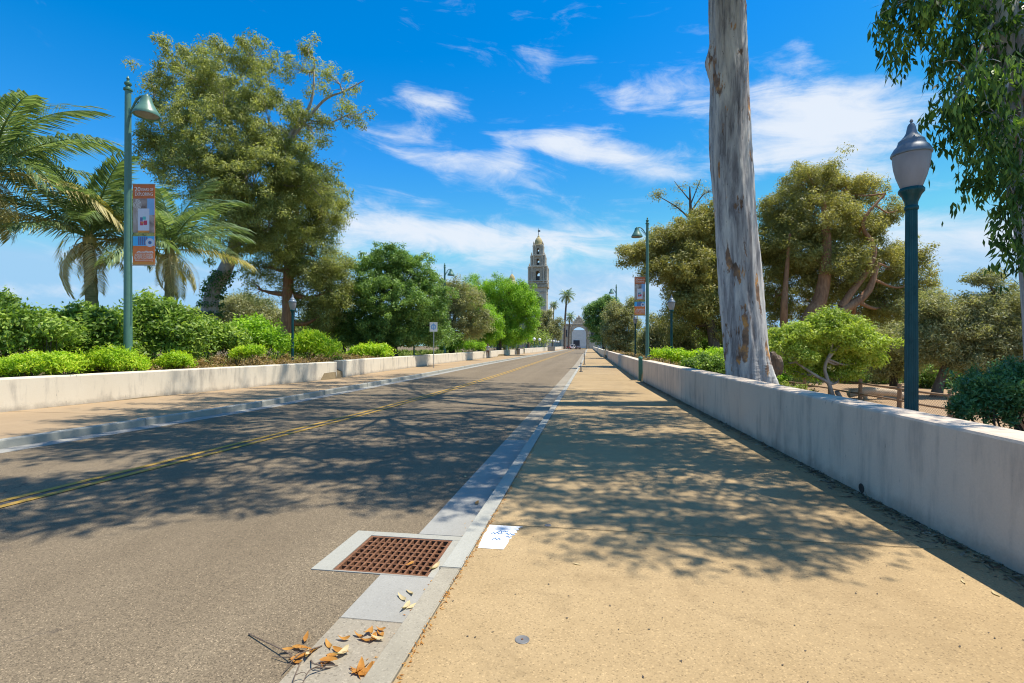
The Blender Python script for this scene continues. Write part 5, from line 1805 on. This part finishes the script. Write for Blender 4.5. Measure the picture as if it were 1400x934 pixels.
def fpart(name, m, mat, **kw):
    me = m.mesh(name, **kw)
    me.transform(Matrix.Translation((-FX(25), -25, -FZ)))
    return link(name, me, mat, fence)


fy = [13.6 + 2.75 * k for k in range(10)]
r = random.Random(4)
M['wire'] = paint('fence_wire', (0.22, 0.20, 0.17), 0.5, 0.1, 0.5)
for k, y0 in enumerate(fy):
    x0 = FX(y0)
    tilt = r.uniform(-0.03, 0.03)
    fpart('post', MB().tube([(x0, y0, FZ - 0.3), (x0 + tilt, y0 + r.uniform(-0.02, 0.02), FZ + 1.02)], [0.085, 0.075], 9), M['wood'])
    if k == 5:
        fpart('post_cap', MB().box((x0, y0, FZ + 1.05), (0.5, 0.3, 0.06)), M['log'])
    if k + 1 < len(fy):
        y1 = fy[k + 1]
        for zz, rr in ((0.84, 0.045), (0.36, 0.04)):
            mid = ((x0 + FX(y1)) / 2 + 0.03, (y0 + y1) / 2, FZ + zz - r.uniform(0, 0.04))
            fpart('rail', MB().tube(curve_pts([(x0 - 0.03, y0 - 0.05, FZ + zz + r.uniform(-0.02, 0.02)), mid, (FX(y1) - 0.03, y1 + 0.05, FZ + zz + r.uniform(-0.02, 0.02))], 6), rr, 7), M['wood'])
        wm = MB()
        nn = 22
        for q in range(-7, nn):
            for sgn in (1, -1):
                a, b = q / nn, (q + 7) / nn
                lo, hi = max(0, a), min(1, b)
                if hi <= lo:
                    continue
                za = 0.08 + 0.74 * (lo - a) / (b - a)
                zb = 0.08 + 0.74 * (hi - a) / (b - a)
                if sgn < 0:
                    za, zb = 0.90 - za, 0.90 - zb
                ya, yb = y0 + (y1 - y0) * lo, y0 + (y1 - y0) * hi
                wm.tube([(FX(ya) + 0.05, ya, FZ + za), (FX(yb) + 0.05, yb, FZ + zb)], 0.0035, 3, False)
        fpart('wire_mesh', wm, M['wire'])
lg = empty('fallen_log', (at(1205, 25.5), 25.5, -0.92), 'bleached fallen log lying beyond the rail fence', 'log')
og = np.array(lg.location)
P = [(*pt(a, b, 25.5), c) for a, b, c in ((1160, 539, 0.17), (1180, 535, 0.19), (1205, 536, 0.18), (1228, 539, 0.17), (1248, 549, 0.15), (1262, 562, 0.13))]
P = curve_pts(P, 26)
P[:, :3] -= og
m = MB().tube(P[:, :3], P[:, 3], 12)
m.build('log_trunk', M['log'], lg, True)
for a, b, c, d in ((1178, 538, 1184, 560), (1205, 538, 1200, 562)):
    p, q = pt(a, b, 25.5) - og, pt(c, d, 25.5) - og
    q[2] = -0.05
    MB().tube([p, (p + q) / 2 + np.array((0.06, 0, 0)), q], [0.12, 0.10, 0.08], 8).build('branch_stub', M['log'], lg, True)

# ------------------------------------------------------------------ far buildings
def stone_mat(name, lo, hi, sc=0.8):
    t = material(name)
    n = t.noise(t.obj, sc, 8, 0.7)
    return setp(t, t.ramp(n, [(0.3, lo), (0.7, hi)]), 0.85, t.bump(n, 0.6, 0.2))


M['stone'] = stone_mat('carved_stone', (0.21, 0.175, 0.125), (0.56, 0.48, 0.355), 1.4)
M['stone_plain'] = stone_mat('plain_stone', (0.42, 0.37, 0.29), (0.60, 0.54, 0.43))
M['tile_gold'] = stone_mat('glazed_dome_tile', (0.33, 0.25, 0.10), (0.55, 0.45, 0.24), 1.5)
M['white_plaster'] = stone_mat('white_plaster', (0.62, 0.60, 0.56), (0.76, 0.74, 0.70))
M['glass_and_recess'] = paint('dark_opening', (0.03, 0.035, 0.05), 0.3, 0.2)


def tower():
    Y = 270.0
    X = at(736.3, Y)
    s = dep(X, Y) / F
    zz = lambda py: EYE + (472 - py) * s
    o = empty('bell_tower', (X, Y, 0), 'ornate stone bell tower with open arcades and a tiled dome above the trees', 'tower')
    wd = 23 * s
    m = MB().box((0, 0, zz(392) / 2), (wd, wd, zz(392)))
    for k in (-1, 1):
        for q in (-1, 1):
            m.box((k * wd * 0.44, q * wd * 0.44, zz(392) / 2), (wd * 0.16, wd * 0.16, zz(392)))
    m.build('shaft', M['stone_plain'], o)
    for py, w_, h_ in ((401, 24, 1.0), (392.5, 27.5, 1.6), (388.5, 26.5, 0.9)):
        m = MB().box((0, 0, zz(py)), (w_ * s, w_ * s, h_))
        m.build('cornice', M['stone'], o, False, 0.15)

    def stage(p0, p1, wpx, colpx):
        z0, z1 = zz(p0), zz(p1)
        w_ = wpx * s
        h = z1 - z0
        m = MB()
        c = w_ * 0.195
        for a in (-1, 1):
            for b in (-1, 1):
                m.box((a * (w_ / 2 - c), b * (w_ / 2 - c), z0 + h / 2), (2 * c, 2 * c, h))
        m.box((0, 0, z1 - h * 0.09), (w_ * 0.98, w_ * 0.98, h * 0.18))
        m.box((0, 0, z0 + h * 0.06), (w_ * 0.98, w_ * 0.98, h * 0.12))
        m.build('stage', M['stone'], o)
        # arch heads in the openings
        op = w_ - 4 * c
        for rot in range(4):
            am = MB()
            n = 10
            for k in range(n):
                a0, a1 = math.pi * k / n, math.pi * (k + 1) / n
                zc = z0 + h * 0.66
                p = [(op / 2 * math.cos(a0), zc + op / 2 * math.sin(a0)), (op / 2 * math.cos(a1), zc + op / 2 * math.sin(a1)), (op / 2 * math.cos(a1), z1 - h * 0.17), (op / 2 * math.cos(a0), z1 - h * 0.17)]
                V = [(x, -w_ / 2 + 0.1, z) for x, z in p] + [(x, -w_ / 2 + 1.0, z) for x, z in p]
                am.add(V, [(0, 1, 2, 3), (7, 6, 5, 4), (0, 4, 5, 1), (3, 2, 6, 7)])
            me = am.mesh('arch_head')
            me.transform(Matrix.Rotation(rot * math.pi / 2, 4, 'Z'))
            link('arch_head', me, M['stone'], o)
        for a in (-1, 1):
            for sd in range(4):
                me = MB().box((a * w_ * 0.32, -w_ / 2 - 0.03, z0 + h * 0.5), (w_ * 0.10, 0.25, h * 0.42)).mesh('niche')  # dark block on the pier face; its colour stands for the recess shade
                me.transform(Matrix.Rotation(sd * math.pi / 2, 4, 'Z'))
                link('niche', me, M['glass_and_recess'], o)
        MB().box((0, 0, z0 + h * 0.13), (w_ * 1.1, w_ * 1.1, 0.45)).build('string_course', M['stone_plain'], o, False, 0.1)
        # columns on the corners and balustrade
        for a in (-1, 1):
            for b in (-1, 1):
                for e in (0.0, 0.62):
                    for (cx, cy) in (((a * w_ * 0.51), b * w_ * (0.5 - 0.3 * e)), (a * w_ * (0.5 - 0.3 * e), b * w_ * 0.51)):
                        MB().lathe([(0.42, z0), (0.34, z0 + 0.5), (0.30, z1 - 0.9), (0.44, z1 - 0.4), (0.44, z1)], 8, (cx, cy, 0)).build('column', M['stone_plain'], o, True)
                MB().lathe([(0.55, z1), (0.5, z1 + 0.5), (0.2, z1 + 0.9), (0.42, z1 + 1.4), (0.1, z1 + 2.2), (0.0, z1 + 2.6)], 8, (a * w_ * 0.46, b * w_ * 0.46, 0)).build('pinnacle', M['stone'], o, True)
        MB().box((0, 0, z1 + 0.3), (w_ * 1.08, w_ * 1.08, 0.6)).build('cornice', M['stone'], o, False, 0.12)
        # bell frame inside
        MB().box((0, 0, z0 + h * 0.25), (w_ * 0.25, w_ * 0.25, h * 0.5)).build('bell_frame', M['grey'], o)
    stage(388.5, 367.5, 24.5, 0)
    stage(366.5, 352.2, 18.5, 0)
    stage(351.2, 337, 12.8, 0)
    R_ = 5.0 * s
    MB().lathe([(R_ * 1.25, zz(337)), (R_ * 1.25, zz(335)), (R_ * 1.05, zz(334.5)), (R_ * 1.06, zz(331.5)), (R_ * 0.92, zz(328.5)), (R_ * 0.62, zz(325.8)), (R_ * 0.3, zz(324.6)), (R_ * 0.28, zz(323)), (R_ * 0.1, zz(322)), (0, zz(321.5))], 16).build('dome', M['tile_gold'], o, True)
    MB().lathe([(0.16, zz(322.5)), (0.12, zz(314)), (0.03, zz(311.5))], 6).build('spire', M['grey'], o)
    MB().box((0.3, 0, zz(316)), (1.3, 0.1, 0.9)).build('weather_vane', M['grey'], o)


tower()


def domed_hall():
    Y = 290.0
    X = at(700, Y)
    s = dep(X, Y) / F
    zz = lambda py: EYE + (472 - py) * s
    o = empty('domed_hall', (X, Y, 0), 'stone hall with a small tiled lantern dome showing above the bright green trees', 'building')
    MB().box((-2, 0, zz(408) / 2), (26, 20, zz(408))).build('wall', M['stone_plain'], o)
    MB().lathe([(9 * s, zz(408)), (9 * s, zz(393)), (8 * s, zz(388)), (4.6 * s, zz(384)), (4.2 * s, zz(383.5))], 16).build('drum', M['stone'], o, True)
    MB().lathe([(4.0 * s, zz(384)), (4.0 * s, zz(381)), (3.4 * s, zz(378.5)), (1.8 * s, zz(376)), (0.7 * s, zz(375)), (0.0, zz(373.5))], 16).build('dome', M['tile_gold'], o, True)
    MB().lathe([(0.16, zz(375)), (0.04, zz(367.5))], 6).build('spire', M['grey'], o)
    for k in range(4):
        w_ = MB().box((-11 + 5.4 * k, -10.02, zz(425)), (1.8, 0.2, 6)).build('window', M['glass_and_recess'], o)
    # white cupola wing to the right
    Xw = at(754, Y) - X
    MB().box((Xw - 4, -2, zz(438) / 2), (16, 10, zz(438))).build('wing', M['white_plaster'], o)
    MB().lathe([(3.2 * s, zz(438)), (3.2 * s, zz(429)), (3.8 * s, zz(428.5)), (3.8 * s, zz(427.5)), (3.2 * s, zz(425.5)), (2.2 * s, zz(422.5)), (0.9 * s, zz(420.5)), (0.6 * s, zz(419)), (0.0, zz(418))], 12, (Xw, -2, 0)).build('cupola', M['white_plaster'], o, True)
    MB().lathe([(0.5, zz(419)), (0.7, zz(417.8)), (0.0, zz(415.5))], 6, (Xw, -2, 0)).build('finial', M['grey'], o)


domed_hall()


def archway():
    Y = 232.0
    s = dep(at(790, Y), Y) / F
    X0 = at(788, Y)
    o = empty('gateway_arch', (X0, Y, 0), 'pale stone gateway with a wide road arch and carved crest at the road end', 'building')
    zz = lambda py: max(0.0, EYE + (472 - py) * s)
    xx = lambda px: at(px, Y) - X0
    top = zz(445)
    a0, a1 = xx(781.5), xx(801.5)
    r_ = (a1 - a0) / 2
    cx = (a0 + a1) / 2
    spring = zz(457)
    m = MB()
    D = 7.0
    m.box(((xx(768) + a0) / 2, 0, top / 2), (a0 - xx(768), D, top))
    m.box(((xx(818) + a1) / 2, 0, top / 2), (xx(818) - a1, D, top))
    n = 16
    for k in range(n):
        b0, b1 = math.pi * k / n, math.pi * (k + 1) / n
        p = [(cx + r_ * math.cos(b0), spring + r_ * math.sin(b0)), (cx + r_ * math.cos(b1), spring + r_ * math.sin(b1)), (cx + r_ * math.cos(b1), top), (cx + r_ * math.cos(b0), top)]
        V = [(x, -D / 2, z) for x, z in p] + [(x, D / 2, z) for x, z in p]
        m.add(V, [(0, 1, 2, 3), (7, 6, 5, 4), (0, 4, 5, 1), (3, 2, 6, 7)])
    m.build('wall', M['stone_plain'], o)
    MB().box((xx(793), 0, top + 0.35), (xx(819) - xx(767), D + 0.8, 0.7)).build('cornice', M['stone'], o, False, 0.1)
    for px in (779.8, 803.2):
        MB().lathe([(0.75, 0), (0.75, 1.2), (0.55, 1.4), (0.5, top - 1.2), (0.8, top - 0.3), (0.8, top)], 10, (xx(px), -D / 2 - 0.5, 0)).build('column', M['stone'], o, True)
    crest = MB()
    for px, h_ in ((784, 0.8), (786.5, 1.6), (789, 2.6), (791.5, 3.4), (794, 2.6), (796.5, 1.6), (799, 0.8)):
        crest.box((xx(px), 0, top + 0.7 + h_ / 2), (0.86, 1.2, h_))
        crest.lathe([(0.5, top + 0.7 + h_), (0.3, top + 1.1 + h_), (0.0, top + 1.5 + h_)], 6, (xx(px), 0, 0))
    crest.build('crest', M['stone'], o)
    for px in (774, 809.5, 814.5):
        f = MB().box((xx(px), -D / 2 - 0.02, zz(456)), (1.2, 0.2, 3.2)).build('window', M['glass_and_recess'], o)
        MB().box((xx(px), -D / 2 - 0.1, zz(456) - 1.75), (1.6, 0.4, 0.25)).build('sill', M['stone'], f)
    # courtyard facade seen through the arch
    MB().box((xx(791), 46, 5), (40, 2, 10)).build('court_wall', M['white_plaster'], o)
    MB().box((xx(785), 44.9, 2.3), (3.4, 0.4, 4.0)).build('court_arch', M['glass_and_recess'], o)  # dark block on the court wall, painted as a shaded opening
    MB().box((xx(762), 3, zz(462) / 2 + 1.5), (xx(770) - xx(752), 4, zz(462) + 3)).build('side_wall', M['stone_plain'], o)


archway()


def car(X, Y, rz, col, label, van=False):
    o = empty('parked_car', (X, Y, ROAD_Z), label, 'car', None, rz)
    pm = paint('car_paint', col, 0.25, 0.05)
    H_ = 2.0 if van else 1.45
    prof = [(-2.2, 0.35), (2.2, 0.35), (2.25, 0.75), (1.5, 0.95), (0.75, H_ - 0.02), (-1.3, H_), (-2.05, 1.0), (-2.25, 0.8)]
    V = [(x, -0.86 if z < 1 else -0.74, z) for x, z in prof] + [(x, 0.86 if z < 1 else 0.74, z) for x, z in prof]
    n = len(prof)
    Fs = [tuple(range(n))[::-1], tuple(range(n, 2 * n))] + [(k, (k + 1) % n, n + (k + 1) % n, n + k) for k in range(n)]
    MB().add(V, Fs).build('body', pm, o, False, 0.05)
    for sy_s in (-1, 1):
        MB().add([(x, sy_s * 0.80, z) for x, z in ((1.2, 1.0), (0.68, H_ - 0.12), (-1.2, H_ - 0.1), (-1.8, 1.02))], [(0, 1, 2, 3)]).build('side_window', M['glass_and_recess'], o)
        for x in (-1.4, 1.4):
            me = MB().lathe([(0.0, -0.1), (0.32, -0.1), (0.33, 0.1), (0.0, 0.1)], 14).mesh('wheel', True)
            me.transform(Matrix.Translation((x, sy_s * 0.8, 0.33)) @ Matrix.Rotation(math.pi / 2, 4, 'X'))
            link('wheel', me, M['black'], o)
        MB().box((-2.22, sy_s * 0.6, 0.82), (0.06, 0.3, 0.14)).build('tail_light', M['b_red'], o)
        MB().box((2.22, sy_s * 0.6, 0.70), (0.06, 0.3, 0.14)).build('headlight', M['white'], o)
    for a in (((1.44, 1.0), (0.82, H_ - 0.1)), ((-1.98, 1.06), (-1.42, H_ - 0.08))):
        (xa, za), (xb, zb) = a
        e = 0.035 if xa > 0 else -0.035
        MB().add([(xa + e, -0.66, za + 0.02), (xa + e, 0.66, za + 0.02), (xb + e, 0.6, zb + 0.02), (xb + e, -0.6, zb + 0.02)], [(0, 1, 2, 3)]).build('windscreen', M['glass_and_recess'], o)


car(at(790, 208), 208, math.radians(100), (0.03, 0.035, 0.045), 'dark car in front of the gateway arch')
car(at(783.5, 216), 216, math.radians(80), (0.6, 0.6, 0.6), 'white van standing under the gateway arch', True)
car(at(777, 214), 214, math.radians(95), (0.30, 0.04, 0.03), 'dull red car beside the gateway arch')

# ------------------------------------------------------------------ the person walking on the far sidewalk
def person():
    X, Y = spot(667, 60.0)
    root = empty('person', (X, Y, 0.0), 'person in a grey shirt and brown trousers walking on the far sidewalk with a bag', 'person', None, math.radians(12))
    # joints: (x, y, z, radius); walking towards the camera (-Y)
    J = {'pelvis': (0, 0, 0.95, 0.14), 'waist': (0, 0.0, 1.10, 0.125), 'chest': (0, -0.01, 1.33, 0.155), 'neck': (0, -0.02, 1.49, 0.058), 'head0': (0, -0.04, 1.56, 0.075), 'head1': (0, -0.05, 1.66, 0.098), 'head2': (0, -0.04, 1.735, 0.07),
         'sl': (-0.19, 0, 1.43, 0.062), 'el': (-0.25, 0.08, 1.17, 0.046), 'wl': (-0.24, 0.0, 0.94, 0.032), 'pl': (-0.235, -0.03, 0.87, 0.036),
         'sr': (0.19, 0, 1.43, 0.062), 'er': (0.25, -0.04, 1.17, 0.046), 'wr': (0.24, -0.16, 0.98, 0.032), 'pr': (0.235, -0.20, 0.92, 0.036),
         'hl': (-0.10, 0, 0.90, 0.10), 'kl': (-0.11, -0.14, 0.51, 0.062), 'al': (-0.11, -0.24, 0.10, 0.042), 'tl': (-0.12, -0.40, 0.045, 0.036),
         'hr': (0.10, 0, 0.90, 0.10), 'kr': (0.11, 0.06, 0.50, 0.062), 'ar': (0.11, 0.30, 0.13, 0.042), 'tr': (0.12, 0.18, 0.045, 0.036)}
    E = [('pelvis', 'waist'), ('waist', 'chest'), ('chest', 'neck'), ('neck', 'head0'), ('head0', 'head1'), ('head1', 'head2'), ('chest', 'sl'), ('sl', 'el'), ('el', 'wl'), ('wl', 'pl'), ('chest', 'sr'), ('sr', 'er'), ('er', 'wr'), ('wr', 'pr'),
         ('pelvis', 'hl'), ('hl', 'kl'), ('kl', 'al'), ('al', 'tl'), ('pelvis', 'hr'), ('hr', 'kr'), ('kr', 'ar'), ('ar', 'tr')]
    for sd, hand in (('l', J['pl']), ('r', J['pr'])):
        sgn = -1 if sd == 'l' else 1
        for k in range(5):
            off = (-0.03 + 0.017 * k)
            ln = (0.055, 0.075, 0.08, 0.075, 0.06)[k]
            a = ('f%s%da' % (sd, k)), ('f%s%db' % (sd, k))
            out = 0.03 if k == 0 else 0.0
            J[a[0]] = (hand[0] - sgn * out, hand[1] + off, hand[2] - 0.035, 0.009)
            J[a[1]] = (hand[0] - sgn * (0.02 + out), hand[1] + off * 1.1 - 0.01, hand[2] - 0.035 - ln, 0.008)
            E += [('p' + sd, a[0]), a]
    names = list(J)
    me = bpy.data.meshes.new('body')
    me.from_pydata([J[n][:3] for n in names], [(names.index(a), names.index(b)) for a, b in E], [])
    o = link('body', me, None, root)
    sk = o.modifiers.new('skin', 'SKIN')
    for i, n in enumerate(names):
        v = me.skin_vertices[0].data[i]
        v.radius = (J[n][3], J[n][3] * (0.72 if n in ('chest', 'waist', 'pelvis') else 1))
        v.use_root = n == 'pelvis'
    sk.use_smooth_shade = True
    ss = o.modifiers.new('sub', 'SUBSURF')
    ss.levels = 1
    ss.render_levels = 2
    t = material('person_skin_and_clothes')
    x, y, z = t.sep(t.obj)
    shirt = t.math('MULTIPLY', t.math('GREATER_THAN', z, 0.98), t.math('LESS_THAN', z, 1.47))
    armx = t.math('GREATER_THAN', t.math('ABSOLUTE', x), 0.205)
    low = t.math('LESS_THAN', z, 1.24)
    bare = t.math('MULTIPLY', armx, low)
    pants = t.math('MULTIPLY', t.math('LESS_THAN', z, 0.985), t.math('SUBTRACT', 1.0, armx))
    shoe = t.math('LESS_THAN', z, 0.09)
    c = t.mix(shirt, (0.42, 0.27, 0.19, 1), (0.36, 0.37, 0.39, 1))
    c = t.mix(bare, c, (0.42, 0.27, 0.19, 1))
    c = t.mix(pants, c, (0.13, 0.085, 0.055, 1))
    c = t.mix(shoe, c, (0.04, 0.04, 0.045, 1))
    me.materials.append(setp(t, c, 0.8))
    MB().lathe([(0.0, 1.785), (0.06, 1.775), (0.098, 1.73), (0.106, 1.68), (0.098, 1.63)], 16, (0, -0.03, 0)).build('hair', M['bark_dark'], root, True)
    fc = MB()
    for sx_ in (-0.036, 0.036):
        fc.box((sx_, -0.143, 1.665), (0.024, 0.012, 0.012))
    fc.build('eyes', M['black'], root)
    MB().tube([(0, -0.14, 1.665), (0, -0.168, 1.632), (0, -0.14, 1.622)], [0.008, 0.014, 0.01], 6).build('nose', me.materials[0], root)
    MB().box((0, -0.128, 1.594), (0.045, 0.012, 0.01)).build('mouth', M['b_red'], root)
    bag = empty('shoulder_bag', (X, Y, 0), 'dark shoulder bag at the hip of the walking person', 'bag', None, math.radians(12))
    MB().box((-0.24, 0.13, 0.98), (0.10, 0.28, 0.30)).build('pouch', M['grey'], bag, False, 0.03)
    MB().tube(curve_pts([(-0.22, 0.12, 1.12), (-0.16, 0.14, 1.35), (-0.10, 0.03, 1.505), (-0.06, -0.14, 1.38)], 14), 0.013, 6).build('strap', M['black'], bag, True)


person()

# ------------------------------------------------------------------ fallen leaves, twigs and litter
def leaf_obj(seed, L, W, curl, twist):
    rg = random.Random(seed)
    V, Q = [], []
    n = 9
    bend = rg.uniform(-0.35, 0.35)
    for i in range(n):
        s = i / (n - 1)
        wv = W * (math.sin(math.pi * s ** 0.75) ** 0.8) * 0.5 + 0.0008
        a = curl * (s - 0.4)
        x = L * s * (1 - 0.12 * abs(curl))
        z = L * curl * 0.30 * (s - 0.45) ** 2 * 4 * 0.5
        y = bend * L * (s - 0.5) ** 2
        tw = twist * (s - 0.5)
        for e in (-1, 0, 1):
            V.append((x, y + e * wv * math.cos(tw), z + 0.004 + abs(e) * wv * 0.45 + e * wv * math.sin(tw)))
        if i:
            for e in (0, 1):
                Q.append(((i - 1) * 3 + e, (i - 1) * 3 + e + 1, i * 3 + e + 1, i * 3 + e))
    zmin = min(v[2] for v in V)
    V = [(v[0] - L * 0.5, v[1], v[2] - zmin + 0.001) for v in V]
    return quad_mesh('fallen_leaf', V, Q, True)


def gp_(px, py, z):
    d = (EYE - z) * F / (py - 472)
    X, Y = spot(px, d)
    return X, Y


LEAF = [(leaf_obj(200 + k, 0.13 + 0.02 * (k % 3), 0.032 + 0.007 * (k % 2), (0.9, 0.3, 1.3, 0.6)[k % 4], (0.8, -1.2, 1.8, 0.2)[k % 4])) for k in range(8)]
r = random.Random(21)
piles = [(432, 890, 26, 18, 16, 'dry orange leaf in the fallen sprig lying in the gutter'), (507, 872, 15, 12, 9, 'dry tan leaf caught against the kerb nearer the drain than the fallen sprig'),
         (497, 918, 16, 14, 8, 'dry orange leaf banked against the kerb beside the fallen sprig'), (548, 830, 16, 10, 3, 'pale dry leaf lying in the gutter just before the drain')]
for (px, py, rx, ry, n, lab) in piles:
    for k in range(n):
        a, b = r.gauss(0, 0.75), r.gauss(0, 0.75)
        X, Y = gp_(px + a * rx, py + b * ry, ROAD_Z)
        X = min(X, float(kf(Y)) - 0.05)
        base_z = ROAD_Z + 0.006
        me = LEAF[r.randrange(8)].copy()
        me.materials.clear()
        me.materials.append(M['dry_pale'] if 'pale' in lab or (k % 6 == 5) else M['dry'])
        o = link('fallen_leaf', me, None, None, (X, Y, base_z + 0.007 * (k % 3) * (n > 8)))
        o.rotation_euler = (r.uniform(-0.25, 0.25), r.uniform(-0.2, 0.05), r.uniform(0, 6.28))
        s = r.uniform(0.6, 1.05)
        o.scale = (s, s, s)
        tag(o, lab, 'leaf', 'leaves: ' + lab)
# leaves on the grate and single ones
for (px, py, z, lab, pale, s) in ((592, 778, ROAD_Z + 0.01, 'dry tan leaf at the corner of the drain grate by the kerb', True, 1.0), (560, 772, ROAD_Z + 0.012, 'dry brown leaf lying on the near edge of the drain grate', False, 0.8),
                                  (570, 828, ROAD_Z + 0.006, 'pale leaf on the smooth grey gutter patch below the drain', True, 1.0), (652, 688, ROAD_Z + 0.006, 'small brown leaf in the shaded gutter beyond the drain', False, 1.0),
                                  (636, 652, ROAD_Z + 0.006, 'white scrap of leaf on the shaded asphalt beside the gutter', True, 0.7), (790, 772, 0.001, 'pale dry leaf lying on the sunny sidewalk past the white patch', True, 0.5),
                                  (1222, 727, 0.001, 'pale leaf at the edge of the wall shadow', True, 0.6), (1360, 812, 0.001, 'pale leaf at the shadow edge nearest the wall end', True, 0.6), (1318, 797, 0.001, 'small tan leaf in the sun just outside the wall shadow', True, 0.5)):
    X, Y = gp_(px, py, z)
    me = LEAF[r.randrange(8)].copy()
    me.materials.clear()
    me.materials.append(M['dry_pale'] if pale else M['dry'])
    o = link('fallen_leaf', me, None, None, (X, Y, z))
    o.rotation_euler = (0, 0, r.uniform(0, 6.28))
    o.scale = (s, s, s)
    tag(o, lab, 'leaf')
tw = [((340, 868), (398, 905), (372, 900)), ((440, 885), (408, 905), (385, 925)), ((425, 905), (432, 918), (462, 912)), ((412, 905), (403, 935), (398, 948)), ((452, 915), (425, 925), (410, 945))]
for k, pts_ in enumerate(tw):
    P = []
    for i, (a, b) in enumerate(pts_):
        X, Y = gp_(a, b, ROAD_Z)
        P.append((X, Y, ROAD_Z + 0.008 + (0.03 if i == 1 else 0.0)))
    P = curve_pts(P, 14)
    c = P[0].copy()
    t_ = empty('fallen_twig', tuple(c), ['thin straight twig running from the sprig onto the asphalt', 'reddish twig crossing under the orange leaves', 'curled brown twig looping below the orange leaves', 'long reddish twig pointing to the picture foot', 'forked grey twig beside the curled one'][k].replace(' pointing to the picture foot', ' trailing away from the leaf sprig'), 'twig')
    MB().tube(P - c, np.linspace(0.0045, 0.0022, 14), 5).build('stick', M['bark_brown'], t_, True)
    side = curve_pts([P[6] - c, P[6] - c + np.array((0.03, 0.02, 0.006)), P[6] - c + np.array((0.055, 0.015, 0.0))], 6)
    MB().tube(side, np.linspace(0.003, 0.0015, 6), 4).build('side_shoot', M['bark_brown'], t_, True)


def litter():
    rg = np.random.default_rng(77)
    n = 5200
    Y = rg.uniform(2, 22, n) + 0.25 * rg.normal(0, 1, n)
    o = np.abs(rg.normal(0, 0.10, n)) * (0.7 + 0.6 * np.sin(Y * 2.3) ** 2) + 0.008
    X = np.array([float(wr(y)) for y in Y]) - o
    C = np.stack([X, Y, rg.uniform(0.002, 0.018, n) * np.exp(-o * 5)], 1) + np.array((0, 0, 0.002))
    A = rg.normal(0, 1, (n, 3))
    A[:, 2] *= 0.10
    A = unit(A)
    S = unit(np.cross(A, np.array((0, 0, 1.0)) + rg.normal(0, 0.2, (n, 3))))
    big = rg.random(n) < 0.18
    ob = leaves_mesh('wall_litter', C, A, S, np.where(big, 0.12, 0.045) * rg.uniform(0.6, 1.2, n), np.where(big, 0.022, 0.014) * rg.uniform(0.6, 1.3, n), M['litter'], None)
    tag(ob, 'dry leaf litter drifted along the foot of the shaded wall', 'leaf litter', None, 'stuff')
    # small dark crumbs on the sidewalk and road and litter in the gutter
    n = 420
    Y = rg.uniform(1.6, 14, n) ** 1.0
    X = rg.uniform(-0.85, 2.7, n)
    C = np.stack([X, Y, np.full(n, 0.004)], 1)
    A = rg.normal(0, 1, (n, 3))
    A[:, 2] = 0.0
    A = unit(A)
    S = unit(np.cross(A, np.array((0, 0, 1.0)) + rg.normal(0, 0.15, (n, 3))))
    ob = leaves_mesh('sidewalk_crumbs', C, A, S, 0.016 * rg.uniform(0.4, 1.6, n), 0.008 * rg.uniform(0.6, 1.4, n), M['bark_dark'], None)
    tag(ob, 'scattered dark seed crumbs on the tan sidewalk', 'crumbs', None, 'stuff')
    n = 1500
    Y = np.concatenate([rg.uniform(1.2, 14, 900), rg.uniform(1.2, 9, 600)])
    off = np.where(np.arange(n) < 900, -np.abs(rg.normal(0, 0.05, n)) - 0.006, 0.0)
    X = np.array([float(kf(y)) for y in Y]) + off
    Z = np.full(n, ROAD_Z + 0.010)
    k = np.arange(n) >= 900
    X[k] = np.array([float(kr(y)) for y in Y[k]]) + rg.normal(0.012, 0.008, k.sum())
    Z[k] = 0.004
    inside = (Y > DY0) & (Y < DY1) & ~k
    C = np.stack([X, Y, Z], 1)[~inside]
    n = len(C)
    A = rg.normal(0, 1, (n, 3))
    A[:, 1] *= 2
    A[:, 2] *= 0.1
    A = unit(A)
    S = unit(np.cross(A, np.array((0, 0, 1.0)) + rg.normal(0, 0.2, (n, 3))))
    ob = leaves_mesh('kerb_litter', C, A, S, 0.03 * rg.uniform(0.4, 1.5, n), 0.008 * rg.uniform(0.6, 1.4, n), M['dry'], None)
    tag(ob, 'orange brown litter in the joints beside the kerb', 'leaf litter', None, 'stuff')


litter()
